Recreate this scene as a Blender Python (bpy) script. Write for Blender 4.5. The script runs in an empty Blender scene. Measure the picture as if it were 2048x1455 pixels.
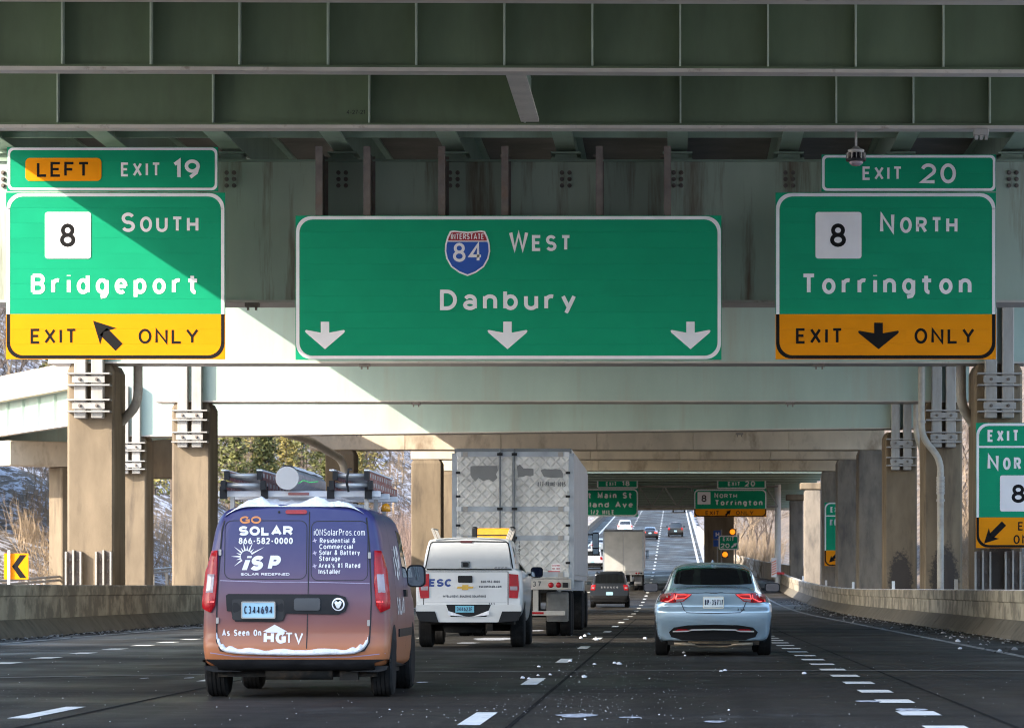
import bpy, bmesh, math, random
from mathutils import Vector, Matrix
from mathutils.bvhtree import BVHTree
from mathutils.geometry import tessellate_polygon
random.seed(7)
scene = bpy.context.scene
C = scene.collection
R = math.radians

# ------------------------------------------------------------------ camera
F, CX, CY, H = 7500.0, 1345.0, 1175.0, 1.07          # focal length in photo pixels, vanishing point, eye height
cam = bpy.data.cameras.new('camera')
cam.sensor_width = 36.0
cam.lens = 36.0 * F / 2048.0
cam.shift_x = -(CX - 1024.0) / 2048.0
cam.shift_y = (CY - 727.5) / 2048.0
cam.clip_start, cam.clip_end = 0.5, 6000.0
cam.dof.use_dof = True
cam.dof.focus_distance = 50.0
cam.dof.aperture_fstop = 8.0
camo = bpy.data.objects.new('camera', cam)
camo.location = (0, 0, H)
camo.rotation_euler = (R(90), 0, 0)
C.objects.link(camo)
scene.camera = camo

# ------------------------------------------------------------------ sky and sun
SUN = Vector((0.70, 0.54, -0.47)).normalized()        # the way the light travels
world = bpy.data.worlds.new('World')
scene.world = world
world.use_nodes = True
nt = world.node_tree
sky = nt.nodes.new('ShaderNodeTexSky')
sky.sky_type = 'NISHITA'
sky.sun_disc = False
sky.sun_elevation = math.asin(-SUN.z)
sky.sun_rotation = math.atan2(-SUN.x, -SUN.y)
nt.links.new(sky.outputs[0], nt.nodes['Background'].inputs[0])
nt.nodes['Background'].inputs[1].default_value = 0.15
sun = bpy.data.lights.new('sun', 'SUN')
sun.energy = 2.0
sun.angle = R(0.5)
sun.color = (1.0, 0.93, 0.82)
suno = bpy.data.objects.new('sun', sun)
suno.rotation_euler = SUN.to_track_quat('-Z', 'Y').to_euler()
suno.location = (-40, -40, 60)
C.objects.link(suno)
vs = scene.view_settings
vs.view_transform = 'Standard'
vs.look = 'None'
vs.exposure = 2.3
vs.gamma = 1.0
vs.use_curve_mapping = False
try:
    scene.cycles.use_denoising = True
    scene.cycles.filter_width = 1.05
    scene.cycles.max_bounces = 8
    scene.cycles.diffuse_bounces = 5
    scene.cycles.glossy_bounces = 3
    scene.cycles.transmission_bounces = 3
    scene.cycles.sample_clamp_indirect = 6.0
except Exception:
    pass

def PX(x, d): return (x - CX) * d / F                  # photo column + distance -> metres to the side
def PZ(y, d): return H + (CY - y) * d / F              # photo row + distance -> height
def grade(y):                                          # the road climbs beyond the interchange
    t = max(0.0, y - 140.0)
    return 0.8e-4 * t * t if t < 225 else 4.05 + 0.036 * (t - 225)

# ------------------------------------------------------------------ materials
MATS = {}
def M(name, col, rough=0.6, metal=0.0, var=0.12, scale=2.0, streak=1.0, stain=None, stain_amt=0.0, stain_scale=1.0, stain_streak=1.0,
      bump=0.0, bscale=40.0, emit=0.0, spec=0.5, coat=0.0, stain_lo=0.52, stain_hi=0.72):
    if name in MATS: return MATS[name]
    m = bpy.data.materials.new(name); m.use_nodes = True
    t = m.node_tree; n = t.nodes; L = t.links
    b = n['Principled BSDF']
    b.inputs['Roughness'].default_value = rough
    b.inputs['Metallic'].default_value = metal
    b.inputs['Specular IOR Level'].default_value = spec
    if coat: b.inputs['Coat Weight'].default_value = coat; b.inputs['Coat Roughness'].default_value = 0.06
    base = (*col, 1)
    b.inputs['Base Color'].default_value = base
    if var or stain or bump:
        tc = n.new('ShaderNodeTexCoord'); oi = n.new('ShaderNodeObjectInfo')
        off = n.new('ShaderNodeVectorMath'); off.operation = 'ADD'
        mul = n.new('ShaderNodeVectorMath'); mul.operation = 'SCALE'
        L.new(oi.outputs['Random'], mul.inputs['Scale']); mul.inputs[0].default_value = (37, 91, 53)
        L.new(tc.outputs['Object'], off.inputs[0]); L.new(mul.outputs[0], off.inputs[1])
        def noise(sc, st, det=5, ro=0.6):
            mp = n.new('ShaderNodeMapping'); mp.inputs['Scale'].default_value = (sc, sc, sc * st)
            L.new(off.outputs[0], mp.inputs[0])
            nz = n.new('ShaderNodeTexNoise'); nz.inputs['Scale'].default_value = 1.0
            nz.inputs['Detail'].default_value = det; nz.inputs['Roughness'].default_value = ro
            L.new(mp.outputs[0], nz.inputs['Vector']); return nz
        cur = None
        if var:
            nz = noise(scale, streak)
            rp = n.new('ShaderNodeValToRGB')
            rp.color_ramp.elements[0].position = 0.3; rp.color_ramp.elements[1].position = 0.72
            rp.color_ramp.elements[0].color = (*[c * (1 - var) for c in col], 1)
            rp.color_ramp.elements[1].color = (*[min(1, c * (1 + var)) for c in col], 1)
            L.new(nz.outputs['Fac'], rp.inputs[0]); cur = rp.outputs[0]
        if stain:
            nz = noise(stain_scale, stain_streak, 6, 0.65)
            r2 = n.new('ShaderNodeValToRGB')
            r2.color_ramp.elements[0].position = stain_lo; r2.color_ramp.elements[1].position = stain_hi
            r2.color_ramp.elements[0].color = (0, 0, 0, 1); r2.color_ramp.elements[1].color = (stain_amt,) * 3 + (1,)
            L.new(nz.outputs['Fac'], r2.inputs[0])
            mx = n.new('ShaderNodeMix'); mx.data_type = 'RGBA'
            L.new(r2.outputs[0], mx.inputs[0])
            if cur: L.new(cur, mx.inputs[6])
            else: mx.inputs[6].default_value = base
            mx.inputs[7].default_value = (*stain, 1); cur = mx.outputs[2]
        if cur: L.new(cur, b.inputs['Base Color'])
        if bump:
            nz = noise(bscale, 1.0, 4)
            bp = n.new('ShaderNodeBump'); bp.inputs['Strength'].default_value = bump; bp.inputs['Distance'].default_value = 0.02
            L.new(nz.outputs['Fac'], bp.inputs['Height']); L.new(bp.outputs[0], b.inputs['Normal'])
    if emit:
        b.inputs['Emission Color'].default_value = base; b.inputs['Emission Strength'].default_value = emit
    MATS[name] = m
    return m

steel = M('sage_steel', (0.26, 0.335, 0.25), 0.5, var=0.10, scale=0.9, streak=0.35, stain=(0.16, 0.18, 0.125), stain_amt=0.5, stain_scale=2.2, stain_streak=0.06, bump=0.05, bscale=6)
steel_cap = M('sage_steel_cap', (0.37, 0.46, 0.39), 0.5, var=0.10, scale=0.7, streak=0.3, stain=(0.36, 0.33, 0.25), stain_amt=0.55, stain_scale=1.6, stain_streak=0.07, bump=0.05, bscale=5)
steel_rust = M('sage_steel_rust', (0.40, 0.475, 0.375), 0.55, var=0.12, scale=0.9, streak=0.3, stain=(0.15, 0.082, 0.042), stain_amt=0.85, stain_scale=1.9, stain_streak=0.09, stain_lo=0.51, stain_hi=0.66, bump=0.06, bscale=6)
steel_edge = M('weathered_flange', (0.50, 0.45, 0.385), 0.6, var=0.15, scale=1.5, stain=(0.14, 0.08, 0.05), stain_amt=0.6, stain_scale=3.0, stain_streak=1.0, stain_lo=0.6)
rusty = M('brown_steel', (0.17, 0.14, 0.12), 0.75, var=0.25, scale=4, stain=(0.16, 0.08, 0.04), stain_amt=0.5, stain_scale=3, bump=0.1)
galv = M('galvanised', (0.36, 0.335, 0.30), 0.5, 0.2, var=0.12, scale=5, streak=0.3, stain=(0.19, 0.155, 0.12), stain_amt=0.5, stain_scale=3, stain_streak=0.2)
conc = M('brown_concrete', (0.20, 0.152, 0.10), 0.85, spec=0.2, var=0.26, scale=1.3, streak=0.35, stain=(0.085, 0.066, 0.05), stain_amt=0.85, stain_scale=1.8, stain_streak=0.16, bump=0.25, bscale=25)
conc_lt = M('pale_concrete', (0.62, 0.515, 0.38), 0.85, var=0.16, scale=0.9, streak=0.4, stain=(0.19, 0.12, 0.07), stain_amt=0.75, stain_scale=0.9, stain_streak=0.5, stain_lo=0.54, bump=0.25, bscale=25)
conc_dk = M('stained_concrete', (0.23, 0.19, 0.145), 0.88, var=0.18, scale=1.2, streak=0.4, stain=(0.075, 0.066, 0.058), stain_amt=0.8, stain_scale=2.2, stain_streak=0.30, stain_lo=0.45, bump=0.4, bscale=22)
barrier_m = M('barrier_concrete', (0.42, 0.36, 0.27), 0.9, var=0.22, scale=1.1, streak=1.2, stain=(0.16, 0.137, 0.104), stain_amt=0.8, stain_scale=0.8, stain_streak=1.6, stain_lo=0.44, stain_hi=0.56, bump=0.3, bscale=25)
skirt_m = M('barrier_skirt', (0.15, 0.13, 0.10), 0.92, var=0.25, scale=1.4, stain=(0.05, 0.046, 0.042), stain_amt=0.7, stain_scale=2, bump=0.35, bscale=25)
deck_m = M('deck_underside', (0.20, 0.165, 0.14), 0.9, var=0.25, scale=0.6, streak=1, stain=(0.36, 0.33, 0.29), stain_amt=0.4, stain_scale=1.2, stain_lo=0.62)
stiff_m = M('pale_sage_steel', (0.40, 0.46, 0.36), 0.5, var=0.12, scale=3)  # paler than the webs so stiffeners and far flanges stand out
green_s = M('sign_green', (0.006, 0.285, 0.138), 0.5, var=0.06, scale=1.2, spec=0.12)
yellow_s = M('sign_yellow', (0.78, 0.265, 0.003), 0.5, var=0.05, scale=1.5, spec=0.1)
white_s = M('sign_white', (0.80, 0.765, 0.755), 0.4, var=0.04, scale=2)
black_s = M('sign_black', (0.014, 0.013, 0.013), 0.8, var=0, spec=0.1)
red_s = M('shield_red', (0.33, 0.012, 0.02), 0.4, var=0)
blue_s = M('shield_blue', (0.012, 0.075, 0.36), 0.4, var=0)
alu = M('sign_back_aluminium', (0.45, 0.46, 0.46), 0.45, 0.6, var=0.08)
snow = M('snow', (0.76, 0.76, 0.78), 0.8, var=0.14, scale=14, bump=0.8, bscale=26, spec=0.2)
snow_dirty = M('dirty_snow', (0.32, 0.32, 0.33), 0.8, var=0.4, scale=8, bump=0.5, bscale=20)
paint_worn = M('worn_road_paint', (0.36, 0.345, 0.31), 0.75, var=0.2, scale=2, stain=(0.06, 0.056, 0.052), stain_amt=0.85, stain_scale=2.5, stain_lo=0.42, stain_hi=0.6)
paint = M('road_paint', (0.72, 0.70, 0.64), 0.7, var=0.12, scale=3, stain=(0.16, 0.155, 0.15), stain_amt=0.7, stain_scale=5, stain_lo=0.56, stain_hi=0.75)
black_pl = M('black_plastic', (0.012, 0.012, 0.013), 0.5, var=0.1, scale=5, spec=0.22)
rubber = M('tyre_rubber', (0.013, 0.0125, 0.0125), 0.85, spec=0.2, var=0.2, scale=6, stain=(0.06, 0.057, 0.054), stain_amt=0.35, stain_scale=5, bump=0.15, bscale=60)
under = M('underbody', (0.02, 0.0185, 0.0165), 0.85, spec=0.2, var=0.3, scale=6, stain=(0.12, 0.08, 0.05), stain_amt=0.5, stain_scale=5)
chrome = M('chrome', (0.55, 0.55, 0.56), 0.2, 1.0, var=0)
alloy = M('wheel_alloy', (0.45, 0.46, 0.47), 0.3, 0.8, var=0.05)
glass_dk = M('tinted_glass', (0.008, 0.009, 0.010), 0.04, 0, var=0, spec=0.7)
glass_mid = M('mirror_glass', (0.16, 0.20, 0.22), 0.03, 0.95, var=0)
lens_red = M('red_lens', (0.34, 0.006, 0.010), 0.2, 0, var=0.2, scale=9, spec=0.35)
lens_white = M('clear_lens', (0.28, 0.22, 0.24), 0.15, 0, var=0.15, scale=9, coat=0.6)
lens_lit = M('lit_red_lens', (1.0, 0.07, 0.06), 0.2, 0, var=0, emit=0.16)
amber_lit = M('lit_amber', (1.0, 0.26, 0.01), 0.3, 0, var=0, emit=0.3)
amber = M('amber_lens', (0.75, 0.30, 0.01), 0.25, 0, var=0.15, scale=12, coat=0.4)
plate_m = M('plate_blue', (0.33, 0.54, 0.66), 0.4, var=0.05)
plate_w = M('plate_pale', (0.70, 0.76, 0.78), 0.4, var=0.05)
plate_txt = M('plate_text', (0.02, 0.035, 0.07), 0.5, var=0)
white_v = M('vehicle_white', (0.58, 0.58, 0.57), 0.28, 0, var=0.04, scale=2, coat=0.7, stain=(0.42, 0.41, 0.39), stain_amt=0.35, stain_scale=1.6)
decal_w = M('decal_white', (0.74, 0.72, 0.72), 0.45, var=0)

# ------------------------------------------------------------------ mesh helpers
class MB:
    def __init__(s): s.v = []; s.f = []; s.smooth = False
    def add(s, vs_, fs):
        o = len(s.v); s.v += [tuple(p) for p in vs_]; s.f += [tuple(i + o for i in q) for q in fs]; return s
    def box(s, x0, x1, y0, y1, z0, z1):
        return s.add([(x0,y0,z0),(x1,y0,z0),(x1,y1,z0),(x0,y1,z0),(x0,y0,z1),(x1,y0,z1),(x1,y1,z1),(x0,y1,z1)],
                     [(0,3,2,1),(4,5,6,7),(0,1,5,4),(1,2,6,5),(2,3,7,6),(3,0,4,7)])
    def bbox(s, x0, x1, y0, y1, z0, z1, c):                 # box with chamfered long edges seen from the front
        p = [(x0+c,z0),(x1-c,z0),(x1,z0+c),(x1,z1-c),(x1-c,z1),(x0+c,z1),(x0,z1-c),(x0,z0+c)]
        i = [(x0+2*c,z0+c),(x1-2*c,z0+c),(x1-c,z0+2*c),(x1-c,z1-2*c),(x1-2*c,z1-c),(x0+2*c,z1-c),(x0+c,z1-2*c),(x0+c,z0+2*c)]
        vs_ = [(a,y0,b) for a,b in i] + [(a,y0+c,b) for a,b in p] + [(a,y1,b) for a,b in p]
        fs = [tuple(range(8))] + [(k,8+k,8+(k+1)%8,(k+1)%8) for k in range(8)] + [(8+k,16+k,16+(k+1)%8,8+(k+1)%8) for k in range(8)] + [tuple(range(23,15,-1))]
        return s.add(vs_, fs)
    def prism_xz(s, poly, y0, y1):
        n = len(poly)
        return s.add([(a,y0,b) for a,b in poly] + [(a,y1,b) for a,b in poly],
                     [tuple(range(n)), tuple(range(2*n-1, n-1, -1))] + [(k, n+k, n+(k+1)%n, (k+1)%n) for k in range(n)])
    def prism_xy(s, poly, z0, z1):
        n = len(poly)
        return s.add([(a,b,z0) for a,b in poly] + [(a,b,z1) for a,b in poly],
                     [tuple(range(n-1,-1,-1)), tuple(range(n, 2*n))] + [(k, (k+1)%n, n+(k+1)%n, n+k) for k in range(n)])
    def tube(s, pts, r, n=8, cap=True):
        pts = [Vector(p) for p in pts]; rr = r if isinstance(r, (list, tuple)) else [r]*len(pts)
        rings = []; up = Vector((0.13, 0.31, 0.94)).normalized(); prev = None
        for i, p in enumerate(pts):
            t = (pts[min(i+1,len(pts)-1)] - pts[max(i-1,0)]).normalized()
            a = prev if prev is not None else (up if abs(t.dot(up)) < 0.95 else Vector((1,0,0)))
            a = (a - t*a.dot(t)).normalized(); prev = a; b = t.cross(a)
            rings.append([p + (a*math.cos(2*math.pi*k/n) + b*math.sin(2*math.pi*k/n))*rr[i] for k in range(n)])
        vs_ = [q for g in rings for q in g]; fs = []
        for i in range(len(pts)-1):
            for k in range(n): fs.append((i*n+k, i*n+(k+1)%n, (i+1)*n+(k+1)%n, (i+1)*n+k))
        if cap: fs += [tuple(range(n-1,-1,-1)), tuple(range((len(pts)-1)*n, len(pts)*n))]
        return s.add(vs_, fs)
    def lathe(s, prof, n=24, axis='x', c=(0,0,0)):          # prof: (along axis, radius)
        vs_ = []; fs = []
        for a, r in prof:
            for k in range(n):
                u, w = r*math.cos(2*math.pi*k/n), r*math.sin(2*math.pi*k/n)
                p = {'x': (a,u,w), 'y': (u,a,w), 'z': (u,w,a)}[axis]
                vs_.append((p[0]+c[0], p[1]+c[1], p[2]+c[2]))
        for i in range(len(prof)-1):
            for k in range(n): fs.append((i*n+k, i*n+(k+1)%n, (i+1)*n+(k+1)%n, (i+1)*n+k))
        fs += [tuple(range(n-1,-1,-1)), tuple(range((len(prof)-1)*n, len(prof)*n))]
        return s.add(vs_, fs)
    def mesh(s, mat=None, name='part', smooth=False, angle=None):
        me = bpy.data.meshes.new(name); me.from_pydata(s.v, [], s.f); me.update()
        bm = bmesh.new(); bm.from_mesh(me); bmesh.ops.recalc_face_normals(bm, faces=bm.faces); bm.to_mesh(me); bm.free()
        if mat: me.materials.append(mat)
        if smooth or s.smooth:
            me.shade_smooth()
            if angle: me.set_sharp_from_angle(angle=R(angle))
        return me
    def build(s, name, mat, parent=None, smooth=False, angle=None):
        return link(name, s.mesh(mat, name, smooth, angle), parent)
def link(name, me, parent=None, loc=None):
    o = bpy.data.objects.new(name, me); C.objects.link(o)
    if parent: o.parent = parent
    if loc: o.location = loc
    return o
def thing(name, label, cat, loc=(0,0,0), group=None, rz=0.0):
    o = bpy.data.objects.new(name, None); C.objects.link(o); o.empty_display_size = 0.3
    o.location = loc; o.rotation_euler = (0,0,rz); o['label'] = label; o['category'] = cat
    if group: o['group'] = group
    return o
def tag(o, label, cat, group=None):
    o['label'] = label; o['category'] = cat
    if group: o['group'] = group
    return o
def structure(o): o['kind'] = 'structure'; return o
def stuff(o): o['kind'] = 'stuff'; return o
def copy_tree(o, parent=None):
    c = o.copy(); C.objects.link(c); c.parent = parent
    for ch in o.children: copy_tree(ch, c)
    return c

# ------------------------------------------------------------------ stroke lettering
def arc(cx, cy, rx, ry, a0, a1, n=10):
    return [(cx + rx*math.cos(R(a0+(a1-a0)*i/n)), cy + ry*math.sin(R(a0+(a1-a0)*i/n))) for i in range(n+1)]
def loop(cx, cy, rx, ry, n=20): return arc(cx, cy, rx, ry, 0, 360, n)
X_ = 0.72
GL = {
 'A': (.74, [[(0,0),(.37,1),(.74,0)], [(.13,.3),(.61,.3)]]),
 'B': (.62, [[(0,1),(.36,1)]+arc(.36,.76,.24,.24,90,-90,8)[1:]+[(0,.52)], [(.3,.52),(.36,.52)]+arc(.36,.26,.26,.26,90,-90,8)[1:]+[(0,0)], [(0,0),(0,1)]]),
 'C': (.64, [arc(.35,.5,.35,.5,45,315,16)]),
 'D': (.66, [[(0,0),(0,1),(.26,1)]+arc(.26,.5,.40,.5,90,-90,12)[1:]+[(0,0)]]),
 'E': (.56, [[(.56,1),(0,1),(0,0),(.56,0)], [(0,.52),(.48,.52)]]),
 'F': (.54, [[(.54,1),(0,1),(0,0)], [(0,.5),(.46,.5)]]),
 'G': (.68, [arc(.35,.5,.35,.5,45,300,16)+[(.66,.12),(.66,.46),(.4,.46)]]),
 'H': (.66, [[(0,0),(0,1)], [(.66,0),(.66,1)], [(0,.5),(.66,.5)]]),
 'I': (0, [[(0,0),(0,1)]]),
 'J': (.46, [[(.46,1),(.46,.25)]+arc(.23,.25,.23,.25,0,-170,8)[1:]]),
 'K': (.62, [[(0,0),(0,1)], [(.6,1),(0,.38)], [(.2,.58),(.62,0)]]),
 'L': (.54, [[(0,1),(0,0),(.54,0)]]),
 'M': (.80, [[(0,0),(0,1),(.4,.15),(.8,1),(.8,0)]]),
 'N': (.66, [[(0,0),(0,1),(.66,0),(.66,1)]]),
 'O': (.70, [loop(.35,.5,.35,.5)]),
 'P': (.60, [[(0,0),(0,1),(.36,1)]+arc(.36,.73,.25,.27,90,-90,8)[1:]+[(0,.46)]]),
 'R': (.64, [[(0,0),(0,1),(.36,1)]+arc(.36,.74,.26,.26,90,-90,8)[1:]+[(0,.48)], [(.34,.48),(.64,0)]]),
 'S': (.62, [arc(.31,.745,.30,.255,25,265,12)+arc(.31,.25,.32,.25,85,-155,12)]),
 'T': (.62, [[(0,1),(.62,1)], [(.31,1),(.31,0)]]),
 'U': (.66, [[(0,1),(0,.33)]+arc(.33,.33,.33,.33,180,360,10)[1:]+[(.66,1)]]),
 'V': (.70, [[(0,1),(.35,0),(.7,1)]]),
 'W': (.96, [[(0,1),(.24,0),(.48,.95),(.72,0),(.96,1)]]),
 'X': (.66, [[(0,0),(.66,1)], [(0,1),(.66,0)]]),
 'Y': (.68, [[(0,1),(.34,.45),(.68,1)], [(.34,.45),(.34,0)]]),
 '0': (.60, [loop(.30,.5,.30,.5)]),
 '1': (.22, [[(0,.80),(.22,1),(.22,0)]]),
 '2': (.60, [arc(.30,.70,.29,.30,165,-35,10)+[(0,0),(.6,0)]]),
 '3': (.58, [arc(.28,.75,.26,.25,150,-80,10), arc(.28,.27,.29,.27,80,-150,10)]),
 '4': (.66, [[(.48,0),(.48,1),(0,.28),(.66,.28)]]),
 '5': (.58, [[(.54,1),(.06,1),(.02,.52)]+arc(.28,.32,.29,.32,120,-150,10)]),
 '6': (.60, [loop(.30,.30,.30,.30,16), [(.01,.36),(.10,.70),(.42,1)]]),
 '7': (.56, [[(0,1),(.56,1),(.2,0)]]),
 '8': (.60, [loop(.30,.755,.25,.245,16), loop(.30,.26,.30,.26,16)]),
 '9': (.60, [loop(.30,.69,.30,.31,16), [(.59,.62),(.50,.28),(.2,0)]]),
 'a': (.50, [arc(.25,.44,.25,.28,150,0,8)+[(.5,0)], loop(.25,.19,.25,.19,14)]),
 'b': (.54, [[(0,1),(0,0)], loop(.27,.36,.27,.36,16)]),
 'c': (.48, [arc(.27,.36,.27,.36,50,310,12)]),
 'd': (.54, [[(.54,1),(.54,0)], loop(.27,.36,.27,.36,16)]),
 'e': (.54, [[(.02,.36),(.54,.36)], arc(.27,.36,.27,.36,0,308,14)]),
 'f': (.36, [[(.12,0),(.12,.80)]+arc(.31,.80,.19,.2,180,80,5), [(0,.66),(.34,.66)]]),
 'g': (.54, [loop(.27,.36,.27,.36,16), [(.54,.72),(.54,-.04),(.44,-.22),(.18,-.28)]]),
 'h': (.52, [[(0,0),(0,1)], arc(.26,.46,.26,.26,180,0,8)+[(.52,0)]]),
 'i': (0, [[(0,0),(0,.72)], [(0,.97),(0,1.02)]]),
 'k': (.5, [[(0,0),(0,1)], [(.46,.72),(0,.28)], [(.18,.44),(.5,0)]]),
 'l': (0, [[(0,0),(0,1)]]),
 'm': (.86, [[(0,0),(0,.72)], arc(.215,.5,.215,.22,180,0,6)+[(.43,0)], arc(.645,.5,.215,.22,180,0,6)+[(.86,0)]]),
 'n': (.52, [[(0,0),(0,.72)], arc(.26,.46,.26,.26,180,0,8)+[(.52,0)]]),
 'o': (.56, [loop(.28,.36,.28,.36,16)]),
 'p': (.54, [[(0,.72),(0,-.28)], loop(.27,.36,.27,.36,16)]),
 'r': (.34, [[(0,0),(0,.72)], arc(.26,.44,.26,.28,180,70,6)]),
 's': (.46, [arc(.23,.54,.21,.18,30,265,8)+arc(.23,.18,.23,.18,85,-150,8)]),
 't': (.46, [[(.17,.98),(.17,.2)]+arc(.35,.2,.18,.2,180,275,5)[1:], [(-.06,.70),(.46,.70)]]),
 'u': (.52, [[(0,.72),(0,.26)]+arc(.26,.26,.26,.26,180,360,8)[1:], [(.52,.72),(.52,0)]]),
 'v': (.54, [[(0,.72),(.27,0),(.54,.72)]]),
 'y': (.56, [[(0,.72),(.29,.04)], [(.56,.72),(.16,-.28)]]),
 '-': (.34, [[(0,.42),(.34,.42)]]), '.': (0, [[(0,0),(0,.04)]]), '/': (.4, [[(0,0),(.4,1)]]), "'": (0, [[(0,.8),(0,1)]]),
 '#': (.6, [[(.12,0),(.22,1)], [(.40,0),(.50,1)], [(0,.33),(.58,.33)], [(.04,.67),(.62,.67)]]),
 '&': (.66, [[(.66,0),(.16,.62)]+arc(.31,.80,.19,.20,205,-40,8)+[(.08,.42)]+arc(.27,.25,.27,.25,150,330,8)+[(.64,.46)]]),
 ' ': (.30, []),
}
def ribbon(pts, w):
    closed = len(pts) > 3 and (Vector(pts[0])-Vector(pts[-1])).length < 1e-4
    P = [Vector(p) for p in pts]
    if closed: P = P[:-1]
    n = len(P); lft = []; rgt = []
    for i in range(n):
        a = P[i-1] if (i or closed) else None; b = P[(i+1) % n] if (i < n-1 or closed) else None
        d1 = (P[i]-a).normalized() if a is not None else None; d2 = (b-P[i]).normalized() if b is not None else None
        if d1 is None: d1 = d2
        if d2 is None: d2 = d1
        n1 = Vector((-d1.y, d1.x)); n2 = Vector((-d2.y, d2.x)); m = n1+n2
        if m.length < 0.35:
            m = n1; k = 1
        else:
            m.normalize(); k = min(2.2, 1/max(0.3, m.dot(n1)))
        lft.append(P[i]+m*w/2*k); rgt.append(P[i]-m*w/2*k)
    return [(lft[i], lft[(i+1)%n], rgt[(i+1)%n], rgt[i]) for i in range(n if closed else n-1)]
class Poly(list):
    k = 0; c = 0
def text2d(s, x, z, cap, width=None, wt=0.19, sp=0.24, sx=1.0, slant=0.0, fit=False):
    """polygons for a line of lettering, lower left at x, z; width stretches the spacing"""
    tot = sum(GL[c][0]*sx*(1-wt) + wt for c in s)
    gap = sp
    if width and len(s) > 1:
        if fit:
            g_ = 0.13 if fit is True else fit
            w0 = tot - wt*len(s); sx *= max(0.3, (width/cap - wt*len(s) - g_*(len(s)-1))/max(0.02, w0)); tot = width/cap - g_*(len(s)-1)
        gap = (width/cap - tot)/(len(s)-1)
        if gap < 0.06:
            gap0 = 0.10; k = (width/cap - gap0*(len(s)-1) - wt*len(s)) / max(1e-3, (tot - wt*len(s)))
            sx *= max(0.4, k); gap = gap0
    out = []; cx = 0.0
    for ci, c in enumerate(s):
        wd, strokes = GL[c]
        for si, st in enumerate(strokes):
            pts = [(cx + wt/2 + px*sx*(1-wt), wt/2 + py*(1-wt)) for px, py in st]
            if len(st) == 2 and st[0] == st[1]: continue
            for q in ribbon(pts, wt):
                pl = Poly((x + (p.x + slant*p.y)*cap, z + p.y*cap) for p in q); pl.k = si; pl.c = ci; out.append(pl)
        cx += wd*sx*(1-wt) + wt + gap
    return out
def rrect(x0, x1, z0, z1, r, n=5):
    return arc(x1-r, z1-r, r, r, 0, 90, n) + arc(x0+r, z1-r, r, r, 90, 180, n) + arc(x0+r, z0+r, r, r, 180, 270, n) + arc(x1-r, z0+r, r, r, 270, 360, n)
def flat(mb, polys, y):
    for p in polys:
        mb.add([(a, y - 0.0009*getattr(p, 'k', 0), b) for a, b in p], [tuple(range(len(p)))])
    return mb
def frame2d(outer, inner):
    n = len(outer)
    return [[outer[k], outer[(k+1)%n], inner[(k+1)%n], inner[k]] for k in range(n)]

# ------------------------------------------------------------------ ground, road, markings
from mathutils import noise as NZ
def sstep(a, b, t):
    t = min(1.0, max(0.0, (t-a)/(b-a))); return t*t*(3-2*t)
def hill(x, y):
    k = sstep(125, 210, y)
    tl = max(0.0, -x - 21.5 - 6*sstep(300, 500, y)*0)
    hl = min(95.0, tl*0.46) * k
    tr = max(0.0, x - 12.5)
    hr = min(95.0, tr*0.62) * sstep(90, 160, y)
    n = NZ.fractal(Vector((x*0.06, y*0.06, 3.1)), 0.9, 2.1, 5) * min(3.0, 0.22*max(tl, tr))
    far = 60*sstep(760, 1300, y) + 46*sstep(-70, -260, y)
    return hl + hr + n*k + far
def ground_z(x, y):
    return grade(y) - 0.22 + hill(x, y)
xs = [-900,-600,-420,-320,-250,-200] + [-170+4*i for i in range(30)] + [-50+1.5*i for i in range(20)] + [-20,-16,-10,-4,0,4,8,11] + [12.5+1.5*i for i in range(20)] + [46,52,60,70,85,100,130,170,230,320,500,900]
ys = [-600,-420,-300,-220,-160,-120,-90,-60,0,40,80,110] + [125+4*i for i in range(60)] + [372+9*i for i in range(45)] + [800,860,940,1040,1180,1350,1600]
g = MB(); nx = len(xs)
g.v = [(x, y, ground_z(x, y)) for y in ys for x in xs]
g.f = [(j*nx+i, j*nx+i+1, (j+1)*nx+i+1, (j+1)*nx+i) for j in range(len(ys)-1) for i in range(nx-1)]
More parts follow.
